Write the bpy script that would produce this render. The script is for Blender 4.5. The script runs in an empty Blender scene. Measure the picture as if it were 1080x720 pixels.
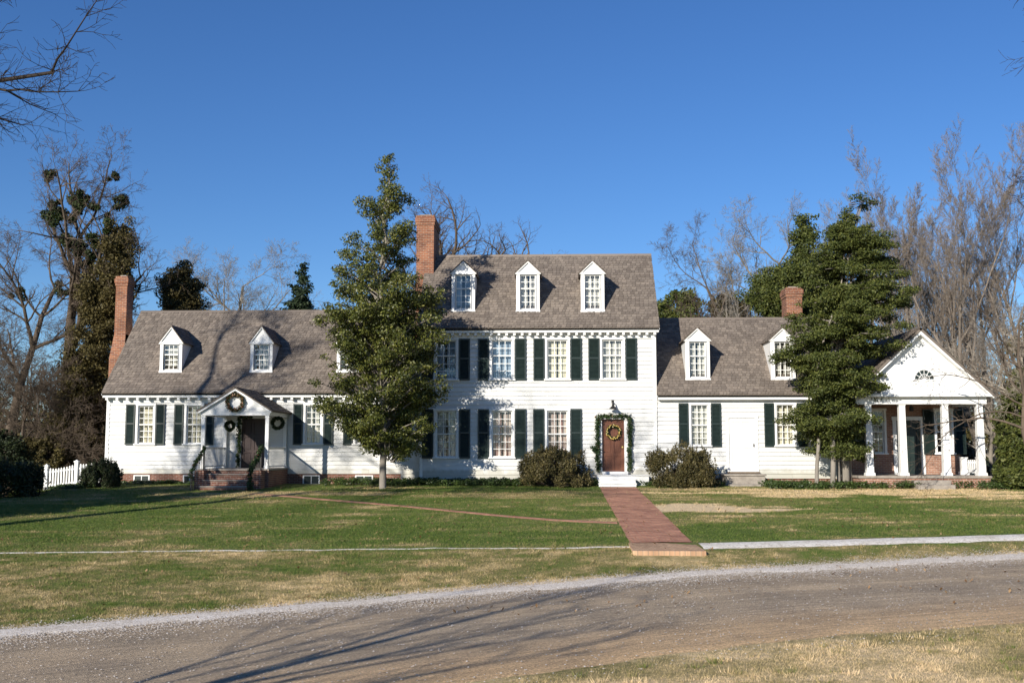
import bpy, math, random
import numpy as np
from mathutils import Vector, Matrix

# ------------------------------------------------------------------ camera, sky, sun, exposure
SC = bpy.context.scene
COL = SC.collection
CAM = Vector((0, -41.5, 1.2))
F_PX = 1120.0
PITCH = math.radians(5.86)
YAW = math.radians(2.2)
cd = bpy.data.cameras.new('camera'); cam = bpy.data.objects.new('camera', cd); COL.objects.link(cam)
cam.location = CAM
cam.rotation_euler = (math.radians(90) + PITCH, 0, YAW)
cd.sensor_width = 36; cd.lens = F_PX / 1080 * 36; cd.clip_end = 8000; cd.clip_start = 0.05
SC.camera = cam
SUN_EL = math.radians(20.5)
SUN_DIR = Vector((-1.06, -1.83, 0)).normalized() * math.cos(SUN_EL) + Vector((0, 0, math.sin(SUN_EL)))   # towards the sun
w = bpy.data.worlds.new('World'); SC.world = w; w.use_nodes = True
nt = w.node_tree; bg = nt.nodes['Background']
sky = nt.nodes.new('ShaderNodeTexSky'); sky.sky_type = 'NISHITA'; sky.sun_disc = False
sky.sun_elevation = SUN_EL; sky.sun_rotation = math.atan2(SUN_DIR.x, SUN_DIR.y)
sky.altitude = 0; sky.air_density = 1.0; sky.dust_density = 0.0; sky.ozone_density = 6.0
hs = nt.nodes.new('ShaderNodeHueSaturation'); hs.inputs['Saturation'].default_value = 1.10; hs.inputs['Hue'].default_value = .508
nt.links.new(sky.outputs[0], hs.inputs['Color']); nt.links.new(hs.outputs[0], bg.inputs[0]); bg.inputs[1].default_value = 0.094
sd = bpy.data.lights.new('sun', 'SUN'); sun = bpy.data.objects.new('sun', sd); COL.objects.link(sun)
sd.energy = 5.0; sd.angle = math.radians(0.5); sd.color = (1.0, 0.93, 0.82)
sun.rotation_euler = SUN_DIR.to_track_quat('Z', 'Y').to_euler()
SC.view_settings.view_transform = 'Standard'; SC.view_settings.look = 'None'
SC.view_settings.exposure = 0.40; SC.view_settings.gamma = 1; SC.view_settings.use_curve_mapping = False
SC.cycles.max_bounces = 6; SC.cycles.transparent_max_bounces = 12

# ------------------------------------------------------------------ measuring helpers (photo pixel -> point at a known depth)
RX = cam.rotation_euler.to_matrix()
def ray(px, py):
    return (RX @ Vector(((px - 540) / F_PX, (360 - py) / F_PX, -1))).normalized()
def P(px, py, Y):
    d = ray(px, py); t = (Y - CAM.y) / d.y
    return CAM + d * t
def PX(px, Y, py=475): return P(px, py, Y).x
def PZ(py, Y, px=560): return P(px, py, Y).z

def sstep(a, b, x):
    t = np.clip((x - a) / (b - a), 0, 1); return t * t * (3 - 2 * t)
# value noise
_rs = np.random.RandomState(5); _NT = _rs.rand(256, 256)
def vnoise(x, y):
    x = np.asarray(x, float); y = np.asarray(y, float)
    xi = np.floor(x).astype(int); yi = np.floor(y).astype(int); fx = x - xi; fy = y - yi
    fx = fx * fx * (3 - 2 * fx); fy = fy * fy * (3 - 2 * fy)
    g = lambda i, j: _NT[i % 256, j % 256]
    return (g(xi, yi) * (1 - fx) + g(xi + 1, yi) * fx) * (1 - fy) + (g(xi, yi + 1) * (1 - fx) + g(xi + 1, yi + 1) * fx) * fy
def fbm(x, y, o=4):
    s = 0; a = .5; t = 0
    for i in range(o):
        s = s + a * vnoise(np.asarray(x) * 2 ** i + 17 * i, np.asarray(y) * 2 ** i + 31 * i); t += a; a *= .5
    return s / t
# road edges: distance from the camera line, by X
FAR_X = np.array([-60, -30, -16, -10, -7.24, -5.35, -3.21, -.69, 2.3, 5.62, 9.29, 14, 25, 60.]); FAR_D = np.array([-25, -3, 7.2, 11.6, 13.5, 14.55, 15.85, 17.35, 18.9, 20.0, 21.1, 22.2, 24.5, 31.])
NEAR_X = np.array([-60, -30, -16, -8, -3, -.76, .55, 2.1, 3.45, 5.68, 9, 15, 30, 60.]); NEAR_D = np.array([-36, -14, -2.5, 4.2, 8.7, 10.4, 11.3, 12.05, 12.6, 13.35, 14.3, 16.0, 20, 28.])
def smooth_interp(x, xs, ys):
    x = np.asarray(x, float); s = 0
    for o in (-1.6, -.8, 0, .8, 1.6): s = s + np.interp(x + o, xs, ys)
    return s / 5
def y_far(x): return CAM.y + smooth_interp(x, FAR_X, FAR_D)
def y_near(x): return CAM.y + smooth_interp(x, NEAR_X, NEAR_D)
def crest_y(x): return -20.2 + .19 * np.clip(np.asarray(x, float) - 2.9, 0, 30)
def gz(x, y):
    x = np.asarray(x, float); y = np.asarray(y, float)
    xc = np.clip(x, -16, 20)
    crest = -.74 + .0125 * xc
    cy = crest_y(x)
    road = -1.0 + .02 * np.clip(x, -12, 14)
    lawn = -.10 + (crest + .10) * np.clip((-1.2 - y) / (-1.2 - cy), 0, 1)
    yf = y_far(x)
    t = sstep(0, 1, np.clip((cy - y) / np.maximum(cy - (yf + .4), .8), 0, 1))
    z = lawn * (1 - t) + road * t
    z = z + .12 * sstep(0, 6, y_near(x) - y)
    z = z - .30 * sstep(-17.5, -20.5, x) * sstep(-12, -3, y) * (1 - sstep(20, 60, y))
    return z + .02 * (vnoise(x * .4, y * .4) - .5)
def G(px, py):
    d = ray(px, py); t = 4.0
    while t < 300:
        p = CAM + d * t
        if p.z < float(gz(p.x, p.y)): break
        t += .05
    return p

# ------------------------------------------------------------------ materials
def new_mat(name):
    m = bpy.data.materials.new(name); m.use_nodes = True
    return m, m.node_tree, m.node_tree.nodes['Principled BSDF']
def N(t, kind, **kw):
    n = t.nodes.new(kind)
    for k, v in kw.items():
        if k in n.inputs: n.inputs[k].default_value = v
        else: setattr(n, k, v)
    return n
def ramp(t, fac, stops):
    r = t.nodes.new('ShaderNodeValToRGB'); e = r.color_ramp.elements
    while len(e) < len(stops): e.new(.5)
    for i, (p, c) in enumerate(stops): e[i].position = p; e[i].color = (*c, 1)
    t.links.new(fac, r.inputs[0]); return r.outputs[0]
def mixc(t, f, a, b, mode='MIX'):
    m = t.nodes.new('ShaderNodeMix'); m.data_type = 'RGBA'; m.blend_type = mode
    for s, v in ((0, f), (6, a), (7, b)):
        if hasattr(v, 'links'): t.links.new(v, m.inputs[s])
        else: m.inputs[s].default_value = v if s == 0 else (*v, 1)
    return m.outputs[2]
def bump(t, b, h, strength, dist):
    n = N(t, 'ShaderNodeBump'); n.inputs['Strength'].default_value = strength; n.inputs['Distance'].default_value = dist
    t.links.new(h, n.inputs['Height']); t.links.new(n.outputs[0], b.inputs['Normal'])
def obj_co(t, scale=(1, 1, 1)):
    g = N(t, 'ShaderNodeTexCoord'); m = N(t, 'ShaderNodeMapping'); m.inputs['Scale'].default_value = scale
    t.links.new(g.outputs['Object'], m.inputs[0]); return m.outputs[0]
def noise(t, co, scale, detail=4, rough=.6):
    n = N(t, 'ShaderNodeTexNoise'); n.inputs['Scale'].default_value = scale; n.inputs['Detail'].default_value = detail
    n.inputs['Roughness'].default_value = rough; t.links.new(co, n.inputs['Vector']); return n.outputs['Fac']
def plain(name, c1, c2=None, rough=.6, scale=3, bmp=0, bscale=40, mscale=(1, 1, 1), spec=.5, metal=0):
    m, t, b = new_mat(name); co = obj_co(t, mscale); c2 = c2 or tuple(x * .8 for x in c1)
    t.links.new(ramp(t, noise(t, co, scale), [(.3, c2), (.7, c1)]), b.inputs['Base Color'])
    b.inputs['Roughness'].default_value = rough; b.inputs['Specular IOR Level'].default_value = spec; b.inputs['Metallic'].default_value = metal
    if bmp: bump(t, b, noise(t, co, bscale), bmp, .02)
    return m
def island_mat(name, stops, rough=.6, spec=.3, sub=.0, nscale=1.2, namt=.35):
    """colour differs from leaf to leaf (or shingle to shingle) and slowly over the plant"""
    m, t, b = new_mat(name); g = N(t, 'ShaderNodeNewGeometry'); co = obj_co(t)
    a = N(t, 'ShaderNodeMath', operation='MULTIPLY'); t.links.new(g.outputs['Random Per Island'], a.inputs[0]); a.inputs[1].default_value = 1 - namt
    c = N(t, 'ShaderNodeMath', operation='MULTIPLY_ADD'); t.links.new(noise(t, co, nscale), c.inputs[0]); c.inputs[1].default_value = namt; t.links.new(a.outputs[0], c.inputs[2])
    col = ramp(t, c.outputs[0], stops); t.links.new(col, b.inputs['Base Color'])
    b.inputs['Roughness'].default_value = rough; b.inputs['Specular IOR Level'].default_value = spec
    if sub:
        tr = N(t, 'ShaderNodeBsdfTranslucent'); t.links.new(col, tr.inputs[0]); mx = N(t, 'ShaderNodeMixShader'); mx.inputs[0].default_value = sub
        t.links.new(b.outputs[0], mx.inputs[1]); t.links.new(tr.outputs[0], mx.inputs[2]); t.links.new(mx.outputs[0], t.nodes['Material Output'].inputs[0])
    return m
def brick_mat(name, c1, c2, mortar, bw=.21, bh=.07, flat=False):
    m, t, b = new_mat(name); g = N(t, 'ShaderNodeTexCoord'); s = N(t, 'ShaderNodeSeparateXYZ'); c = N(t, 'ShaderNodeCombineXYZ')
    t.links.new(g.outputs['Object'], s.inputs[0])
    if flat:
        t.links.new(s.outputs[0], c.inputs[0]); t.links.new(s.outputs[1], c.inputs[1])
    else:
        a = N(t, 'ShaderNodeMath', operation='ADD'); t.links.new(s.outputs[0], a.inputs[0]); t.links.new(s.outputs[1], a.inputs[1])
        t.links.new(a.outputs[0], c.inputs[0]); t.links.new(s.outputs[2], c.inputs[1])
    br = N(t, 'ShaderNodeTexBrick'); br.inputs['Scale'].default_value = 1; br.inputs['Brick Width'].default_value = bw; br.inputs['Row Height'].default_value = bh
    br.inputs['Mortar Size'].default_value = .008; br.inputs['Color1'].default_value = (*c1, 1); br.inputs['Color2'].default_value = (*c2, 1); br.inputs['Mortar'].default_value = (*mortar, 1)
    br.inputs['Bias'].default_value = 0
    t.links.new(c.outputs[0], br.inputs['Vector'])
    n1 = noise(t, c.outputs[0], 1.3); n2 = noise(t, c.outputs[0], 22)
    col = mixc(t, 1.0, br.outputs['Color'], ramp(t, n1, [(.3, (.62, .6, .6)), (.7, (1.15, 1.12, 1.1))]), 'MULTIPLY')
    col = mixc(t, .6, col, ramp(t, n2, [(.3, (.6, .6, .6)), (.7, (1.2, 1.2, 1.2))]), 'MULTIPLY')
    t.links.new(col, b.inputs['Base Color']); b.inputs['Roughness'].default_value = .9; b.inputs['Specular IOR Level'].default_value = .2
    bump(t, b, br.outputs['Fac'], -.5, .008)
    return m
M = {}
def siding_mat():
    m, t, b = new_mat('painted_clapboard'); co = obj_co(t, (1, 1, 1)); co2 = obj_co(t, (.35, 1, 6))
    c = ramp(t, noise(t, co2, 4, 6), [(.28, (.62, .62, .60)), (.62, (.71, .71, .70))])
    c = mixc(t, .5, c, ramp(t, noise(t, co, .8), [(.3, (.88, .88, .86)), (.6, (1, 1, 1))]), 'MULTIPLY')
    ge = N(t, 'ShaderNodeNewGeometry'); c = mixc(t, 1.0, c, ramp(t, ge.outputs['Random Per Island'], [(0, (.90, .90, .885)), (.5, (.97, .97, .96)), (1, (1.04, 1.04, 1.03))]), 'MULTIPLY')
    sp = N(t, 'ShaderNodeSeparateXYZ'); t.links.new(co, sp.inputs[0]); ad = N(t, 'ShaderNodeMath', operation='MULTIPLY_ADD'); t.links.new(noise(t, co, 2.5, 5), ad.inputs[0]); ad.inputs[1].default_value = -.7; t.links.new(sp.outputs[2], ad.inputs[2])
    c = mixc(t, 1.0, c, ramp(t, ad.outputs[0], [(0, (.72, .70, .63)), (.22, (1, 1, 1))]), 'MULTIPLY')
    t.links.new(c, b.inputs['Base Color']); b.inputs['Roughness'].default_value = .55
    bump(t, b, noise(t, co2, 30), .12, .01)
    return m
M['siding'] = siding_mat()
M['trim'] = plain('white_trim_paint', (.82, .82, .80), (.74, .74, .72), .45, 2)
M['shutter'] = plain('dark_green_paint', (.020, .034, .030), (.012, .022, .020), .38, 5)
M['sash'] = plain('sash_paint', (.78, .78, .75), (.70, .70, .67), .5, 6)
M['black'] = plain('black_iron', (.012, .012, .012), (.02, .018, .016), .45, 6)
M['door'] = plain('stained_door_wood', (.16, .055, .024), (.105, .036, .017), .42, 5, .15, 30, (6, 6, .6))
M['shade_dark_door'] = plain('shade_darkened_red_door', (.035, .013, .010), (.02, .009, .008), .35, 5, .1, 30, (6, 6, .6))  # base colour darkened to carry the tree shade over the entry porch
M['ceiling'] = plain('porch_ceiling_wood', (.20, .15, .10), (.14, .10, .07), .6, 5)
M['interior'] = plain('interior_plaster', (.35, .32, .28), (.3, .28, .24), .9, 2)
M['stone'] = plain('weathered_stone', (.36, .32, .27), (.22, .19, .16), .9, 6, .5, 25)
M['brick'] = brick_mat('old_brick', (.30, .125, .08), (.20, .085, .06), (.36, .31, .26))
M['brick_chimney'] = brick_mat('chimney_brick', (.36, .145, .075), (.19, .075, .05), (.36, .29, .22), .22, .075)
M['brick_pale'] = brick_mat('pale_brick', (.40, .22, .15), (.30, .15, .10), (.45, .38, .32))
M['brick_walk'] = brick_mat('walk_brick', (.66, .33, .20), (.40, .17, .11), (.44, .31, .22), .2, .1, True)
M['brick_step'] = brick_mat('edging_brick', (.66, .44, .27), (.52, .32, .19), (.42, .31, .21), .1, .2, True)
def shingle():
    m = island_mat('weathered_shingles', [(.05, (.11, .090, .075)), (.35, (.155, .130, .110)), (.65, (.20, .168, .140)), (.95, (.27, .225, .185))], .88, .15, 0, .5, .45)
    t = m.node_tree; b = t.nodes['Principled BSDF']; co = obj_co(t, (30, 6, 6)); bump(t, b, noise(t, co, 2), .4, .01); return m
M['shingle'] = shingle()
def glass():
    m, t, b = new_mat('window_glass'); out = t.nodes['Material Output']
    b.inputs['Base Color'].default_value = (.02, .025, .03, 1); b.inputs['Roughness'].default_value = .03; b.inputs['Specular IOR Level'].default_value = .9
    tr = N(t, 'ShaderNodeBsdfTransparent'); tr.inputs[0].default_value = (.92, .94, .93, 1)
    gl = N(t, 'ShaderNodeBsdfGlossy'); gl.inputs['Roughness'].default_value = .02
    lw = N(t, 'ShaderNodeLayerWeight'); lw.inputs['Blend'].default_value = .35
    fr = N(t, 'ShaderNodeMapRange'); fr.inputs['To Min'].default_value = .09; fr.inputs['To Max'].default_value = .85; t.links.new(lw.outputs['Facing'], fr.inputs[0])
    bp = N(t, 'ShaderNodeBump'); bp.inputs['Strength'].default_value = .12; bp.inputs['Distance'].default_value = .02
    t.links.new(noise(t, obj_co(t), 5, 1), bp.inputs['Height']); t.links.new(bp.outputs[0], gl.inputs['Normal'])
    mx = N(t, 'ShaderNodeMixShader'); t.links.new(fr.outputs[0], mx.inputs[0]); t.links.new(tr.outputs[0], mx.inputs[1]); t.links.new(gl.outputs[0], mx.inputs[2])
    t.links.new(mx.outputs[0], out.inputs[0]); return m
M['glass'] = glass()
def curtain_mat(name, c1, c2, sc=9):
    m, t, b = new_mat(name); co = obj_co(t, (1, 1, .05))
    t.links.new(ramp(t, noise(t, co, sc, 3), [(.35, c2), (.6, c1)]), b.inputs['Base Color']); b.inputs['Roughness'].default_value = .9; return m
M['curtain_cream'] = curtain_mat('cream_curtain', (.80, .75, .60), (.64, .58, .44))
M['curtain_grey'] = curtain_mat('grey_curtain', (.70, .67, .60), (.46, .44, .42))
M['curtain_red'] = curtain_mat('red_striped_curtain', (.62, .52, .46), (.28, .12, .11), 16)
M['curtain_sky_tint'] = curtain_mat('sky_tinted_curtain', (.40, .50, .62), (.22, .28, .36))  # blue of reflected sky put into the curtain colour, for tree-shaded windows
M['holly'] = island_mat('holly_leaves', [(.05, (.022, .032, .008)), (.4, (.076, .092, .018)), (.72, (.150, .158, .032)), (.97, (.30, .27, .07))], .45, .45, .15, .9, .35)
M['cedar'] = island_mat('cedar_foliage', [(.05, (.020, .030, .009)), (.4, (.060, .078, .017)), (.75, (.115, .128, .028)), (.98, (.21, .20, .055))], .6, .3, .15, .9, .4)
M['spruce'] = island_mat('spruce_foliage', [(.1, (.014, .028, .014)), (.6, (.035, .055, .026)), (.95, (.06, .08, .035))], .6, .25, .1)
M['ivy_clad'] = island_mat('bronze_evergreen_foliage', [(.05, (.026, .024, .008)), (.45, (.075, .062, .021)), (.8, (.125, .10, .034)), (.98, (.19, .15, .06))], .6, .25, .12, .7, .5)
M['boxwood'] = island_mat('bronze_boxwood_leaves', [(.05, (.03, .03, .010)), (.4, (.078, .070, .025)), (.75, (.140, .112, .042)), (.98, (.25, .19, .09))], .55, .3, .12, 1.5, .4)
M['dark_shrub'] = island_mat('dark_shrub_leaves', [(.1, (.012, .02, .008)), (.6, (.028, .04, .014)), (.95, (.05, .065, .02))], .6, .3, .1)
M['ivy'] = island_mat('ivy_leaves', [(.05, (.018, .034, .008)), (.5, (.048, .080, .018)), (.8, (.080, .115, .026)), (.98, (.16, .16, .06))], .5, .4, .1, 1.2, .4)
M['mistletoe'] = island_mat('mistletoe_leaves', [(.1, (.016, .028, .008)), (.9, (.050, .070, .02))], .6, .3, .1)
M['garland'] = island_mat('garland_needles', [(.05, (.012, .028, .009)), (.6, (.034, .068, .018)), (.97, (.09, .12, .05))], .6, .3, .1)
M['gold'] = island_mat('gilded_fruit', [(.1, (.35, .18, .05)), (.5, (.62, .45, .12)), (.9, (.80, .70, .38))], .35, .5, 0)
M['wreath_mix'] = island_mat('dried_wreath_leaves', [(.05, (.03, .045, .015)), (.4, (.11, .07, .03)), (.7, (.30, .10, .04)), (.95, (.50, .42, .28))], .6, .3, .05, 3, .2)
M['ribbon'] = plain('red_ribbon', (.30, .03, .02), (.2, .02, .015), .5)
def bark(name, a, b_): return plain(name, a, b_, .9, 3, .6, 14, (1, 1, .25), .15)
M['bark_grey'] = bark('grey_bark', (.30, .27, .23), (.17, .15, .125))
M['bark_brown'] = bark('brown_bark', (.15, .115, .085), (.075, .058, .045))
M['bark_dark'] = bark('dark_bark', (.060, .048, .040), (.030, .024, .02))
M['bark_pale'] = bark('pale_bark', (.48, .42, .34), (.28, .24, .19))
M['bark_red'] = bark('reddish_bark', (.265, .225, .185), (.17, .14, .115))
def ground_mat(name='turf', blades=False):
    m, t, b = new_mat(name); co = obj_co(t)
    at = N(t, 'ShaderNodeAttribute'); at.attribute_name = 'dry'
    f0 = N(t, 'ShaderNodeMath', operation='MULTIPLY_ADD'); t.links.new(noise(t, co, 9, 5, .75), f0.inputs[0]); f0.inputs[1].default_value = 1.25; f0.inputs[2].default_value = -.36
    f = N(t, 'ShaderNodeMath', operation='ADD'); t.links.new(f0.outputs[0], f.inputs[0]); t.links.new(at.outputs['Fac'], f.inputs[1])
    g = N(t, 'ShaderNodeMath', operation='MULTIPLY_ADD')
    if blades:
        ge = N(t, 'ShaderNodeNewGeometry'); t.links.new(ge.outputs['Random Per Island'], g.inputs[0]); g.inputs[1].default_value = .55
    else: t.links.new(noise(t, co, 60, 3, .7), g.inputs[0]); g.inputs[1].default_value = .45
    t.links.new(f.outputs[0], g.inputs[2])
    h = N(t, 'ShaderNodeMath', operation='MULTIPLY'); t.links.new(g.outputs[0], h.inputs[0]); h.inputs[1].default_value = .5
    k = 1.0 if not blades else 1.15
    c = ramp(t, h.outputs[0], [(.16, (.058 * k, .095 * k, .016 * k)), (.34, (.118 * k, .165 * k, .036 * k)), (.50, (.205 * k, .180 * k, .072 * k)), (.66, (.43 * k, .335 * k, .165 * k)), (.86, (.74 * k, .565 * k, .34 * k))])
    t.links.new(c, b.inputs['Base Color']); b.inputs['Roughness'].default_value = .9; b.inputs['Specular IOR Level'].default_value = .15
    if not blades: bump(t, b, noise(t, co, 45, 5, .8), .7, .03)
    else:
        tr = N(t, 'ShaderNodeBsdfTranslucent'); t.links.new(c, tr.inputs[0]); mx = N(t, 'ShaderNodeMixShader'); mx.inputs[0].default_value = .25
        t.links.new(b.outputs[0], mx.inputs[1]); t.links.new(tr.outputs[0], mx.inputs[2]); t.links.new(mx.outputs[0], t.nodes['Material Output'].inputs[0])
    return m
M['turf'] = ground_mat(); M['blades'] = ground_mat('grass_blades', True)
def road_mat():
    m, t, b = new_mat('tar_and_gravel_road'); at = N(t, 'ShaderNodeAttribute'); at.attribute_name = 'across'
    co = obj_co(t)
    cx = N(t, 'ShaderNodeCombineXYZ'); t.links.new(at.outputs['Vector'], cx.inputs[0])
    mp = N(t, 'ShaderNodeMapping'); mp.inputs['Scale'].default_value = (55, .16, 1); t.links.new(at.outputs['Vector'], mp.inputs[0])
    streak = noise(t, mp.outputs[0], 1, 5, .65)
    c = ramp(t, streak, [(.28, (.31, .257, .190)), (.5, (.385, .322, .240)), (.7, (.50, .415, .305))])
    s = N(t, 'ShaderNodeSeparateXYZ'); t.links.new(at.outputs['Vector'], s.inputs[0])
    worn = ramp(t, s.outputs[0], [(0, (1.5, 1.25, .95)), (.18, (1.3, 1.12, .92)), (.34, (1.06, 1.0, .94)), (.5, (.98, .94, .90)), (.62, (1.15, 1.08, 1.0)), (.8, (.97, .93, .89)), (.95, (1.15, 1.1, 1.05))])
    c = mixc(t, 1.0, c, worn, 'MULTIPLY')
    gr = noise(t, co, 30, 4, 1.0)
    c = mixc(t, .9, c, ramp(t, gr, [(.32, (.38, .37, .36)), (.5, (1, 1, 1)), (.66, (1.8, 1.76, 1.7))]), 'MULTIPLY')
    c = mixc(t, .6, c, ramp(t, noise(t, co, 1.1, 5), [(.35, (.72, .72, .74)), (.65, (1.2, 1.16, 1.1))]), 'MULTIPLY')
    t.links.new(c, b.inputs['Base Color']); b.inputs['Roughness'].default_value = .95; b.inputs['Specular IOR Level'].default_value = .15
    bump(t, b, noise(t, co, 60, 4, .9), .8, .02); return m
M['road'] = road_mat()
def gravel(name, c1, c2, c3):
    m, t, b = new_mat(name); co = obj_co(t); v = N(t, 'ShaderNodeTexVoronoi'); v.inputs['Scale'].default_value = 28; t.links.new(co, v.inputs['Vector'])
    s = N(t, 'ShaderNodeSeparateColor'); t.links.new(v.outputs['Color'], s.inputs[0])
    c = ramp(t, s.outputs[0], [(0, c3), (.35, c2), (.9, c1)])
    c = mixc(t, .7, c, ramp(t, noise(t, co, 1.6, 6, .7), [(.35, (.74, .68, .58)), (.55, (1.05, 1.03, 1.0))]), 'MULTIPLY')
    t.links.new(c, b.inputs['Base Color']); b.inputs['Roughness'].default_value = .9; bump(t, b, v.outputs['Distance'], -.7, .02); return m
M['gravel'] = gravel('pale_gravel', (.84, .79, .72), (.68, .62, .55), (.42, .37, .31))
M['oyster'] = gravel('pale_path_gravel', (.86, .82, .74), (.74, .69, .61), (.50, .45, .38))

# ------------------------------------------------------------------ mesh helpers
class MB:
    def __init__(s): s.v = []; s.f = []
    def add(s, vs, fs):
        o = len(s.v); s.v.extend([tuple(v) for v in vs]); s.f.extend([tuple(i + o for i in f) for f in fs]); return s
    def box(s, x0, x1, y0, y1, z0, z1):
        if x0 > x1: x0, x1 = x1, x0
        if y0 > y1: y0, y1 = y1, y0
        if z0 > z1: z0, z1 = z1, z0
        return s.add([(x0, y0, z0), (x1, y0, z0), (x1, y1, z0), (x0, y1, z0), (x0, y0, z1), (x1, y0, z1), (x1, y1, z1), (x0, y1, z1)],
                     [(0, 3, 2, 1), (4, 5, 6, 7), (0, 1, 5, 4), (1, 2, 6, 5), (2, 3, 7, 6), (3, 0, 4, 7)])
    def frustum(s, cx, cy, z0, z1, a0, a1):
        v = [(cx + sx * a, cy + sy * a, z) for z, a in ((z0, a0), (z1, a1)) for sx, sy in ((-1, -1), (1, -1), (1, 1), (-1, 1))]
        return s.add(v, [(0, 3, 2, 1), (4, 5, 6, 7), (0, 1, 5, 4), (1, 2, 6, 5), (2, 3, 7, 6), (3, 0, 4, 7)])
    def bar(s, a, b, w, h):
        a = Vector(a); b = Vector(b); d = (b - a).normalized(); up = Vector((0, 0, 1)) if abs(d.z) < .95 else Vector((0, 1, 0))
        x = d.cross(up).normalized() * w / 2; y = x.cross(d).normalized() * h / 2
        v = [p + i * x + j * y for p in (a, b) for i, j in ((-1, -1), (1, -1), (1, 1), (-1, 1))]
        return s.add(v, [(0, 3, 2, 1), (4, 5, 6, 7), (0, 1, 5, 4), (1, 2, 6, 5), (2, 3, 7, 6), (3, 0, 4, 7)])
    def prism(s, poly, ext):                      # poly: 3-D points of a flat face, ext: vector
        n = len(poly); e = Vector(ext); v = [Vector(p) for p in poly] + [Vector(p) + e for p in poly]
        return s.add(v, [tuple(range(n - 1, -1, -1)), tuple(range(n, 2 * n))] + [(i, (i + 1) % n, n + (i + 1) % n, n + i) for i in range(n)])
    def lathe(s, cx, cy, prof, n=16):
        o = len(s.v)
        for r, z in prof:
            for i in range(n):
                a = 2 * math.pi * i / n; s.v.append((cx + r * math.cos(a), cy + r * math.sin(a), z))
        for k in range(len(prof) - 1):
            for i in range(n): s.f.append((o + k * n + i, o + k * n + (i + 1) % n, o + (k + 1) * n + (i + 1) % n, o + (k + 1) * n + i))
        return s
    def build(s, name, mat, parent=None, bevel=0):
        me = bpy.data.meshes.new(name); me.from_pydata(s.v, [], s.f); me.validate(); me.update()
        ob = bpy.data.objects.new(name, me); COL.objects.link(ob); me.materials.append(mat)
        if parent is not None: ob.parent = parent
        if bevel:
            bm = ob.modifiers.new('bevel', 'BEVEL'); bm.width = bevel; bm.segments = 2; bm.limit_method = 'ANGLE'
        return ob
def np_mesh(name, verts, faces, k, mat, parent=None, attrs=None, smooth=False):
    """faces: (n,k) int array"""
    me = bpy.data.meshes.new(name); nf = len(faces)
    me.vertices.add(len(verts)); me.vertices.foreach_set('co', np.ascontiguousarray(verts, dtype=np.float32).ravel())
    me.loops.add(nf * k); me.loops.foreach_set('vertex_index', np.ascontiguousarray(faces, dtype=np.int32).ravel())
    me.polygons.add(nf); me.polygons.foreach_set('loop_start', np.arange(nf, dtype=np.int32) * k)
    try: me.polygons.foreach_set('loop_total', np.full(nf, k, dtype=np.int32))
    except Exception: pass
    if smooth: me.polygons.foreach_set('use_smooth', np.ones(nf, dtype=bool))
    me.update(calc_edges=True)
    for an, (ty, data) in (attrs or {}).items():
        a = me.attributes.new(an, ty, 'POINT'); a.data.foreach_set('value' if ty == 'FLOAT' else 'vector', np.ascontiguousarray(data, dtype=np.float32).ravel())
    me.materials.append(mat)
    ob = bpy.data.objects.new(name, me); COL.objects.link(ob)
    if parent is not None: ob.parent = parent
    return ob
def tag(o, label=None, cat=None, group=None, kind=None):
    if label: o['label'] = label
    if cat: o['category'] = cat
    if group: o['group'] = group
    if kind: o['kind'] = kind
    return o
def empty(name, loc, label, cat, group=None):
    o = bpy.data.objects.new(name, None); COL.objects.link(o); o.location = loc; return tag(o, label, cat, group)

# ------------------------------------------------------------------ ground, road, paths
SAND = [G(735, 536), G(700, 534), G(775, 538)]
def dryness(x, y):
    x = np.asarray(x, float); y = np.asarray(y, float)
    lawn = .02 + .34 * np.clip(fbm(x * .22 + 3, y * .55) - .40, 0, 1) * 3 + .75 * np.clip(fbm(x * .75 + 40, y * 1.7 + 7) - .56, 0, 1) * 3
    def blob(cx, cy, rx, ry, a):
        q = ((x - cx) / rx) ** 2 + ((y - cy) / ry) ** 2 + 3.2 * (fbm(x * .7, y * 1.9) - .5)
        return a * (1 - sstep(.5, 1.15, q))
    c = SAND[0]
    lawn = np.maximum(lawn, blob(c.x, c.y, 3.0, 1.5, 1.35))
    lawn = np.maximum(lawn, blob(11.5, -5.0, 8.0, 2.4, .98))
    lawn = np.maximum(lawn, blob(-9.0, -5.5, 4.2, 1.4, .75))
    lawn = np.maximum(lawn, blob(-1.0, -5.8, 4.0, 1.8, .55))
    lawn = np.maximum(lawn, blob(5.5, -3.3, 3.4, 1.2, .75))
    bank = .33 + .7 * (fbm(x * .5 + 9, y * .8) - .35) * 1.5 + .45 * (vnoise(x * 2.1, y * 3.4) - .5) + .5 * (vnoise(x * 4.7 + 3, y * 7.3) - .5)
    bank = bank + .35 * (1 - sstep(.2, 1.2, y - y_far(x)))
    verge = np.minimum(.80 + 1.0 * (fbm(x * .8, y * .8) - .5) + .5 * (vnoise(x * 2.5, y * 2.5) - .5), 1.08)
    t = sstep(.6, -.2, y - crest_y(x) + .25 * (vnoise(x, y * 0 + 3) - .5))
    d = lawn * (1 - t) + bank * t
    return np.where(y < y_near(x) + .3, verge, d)
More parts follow.
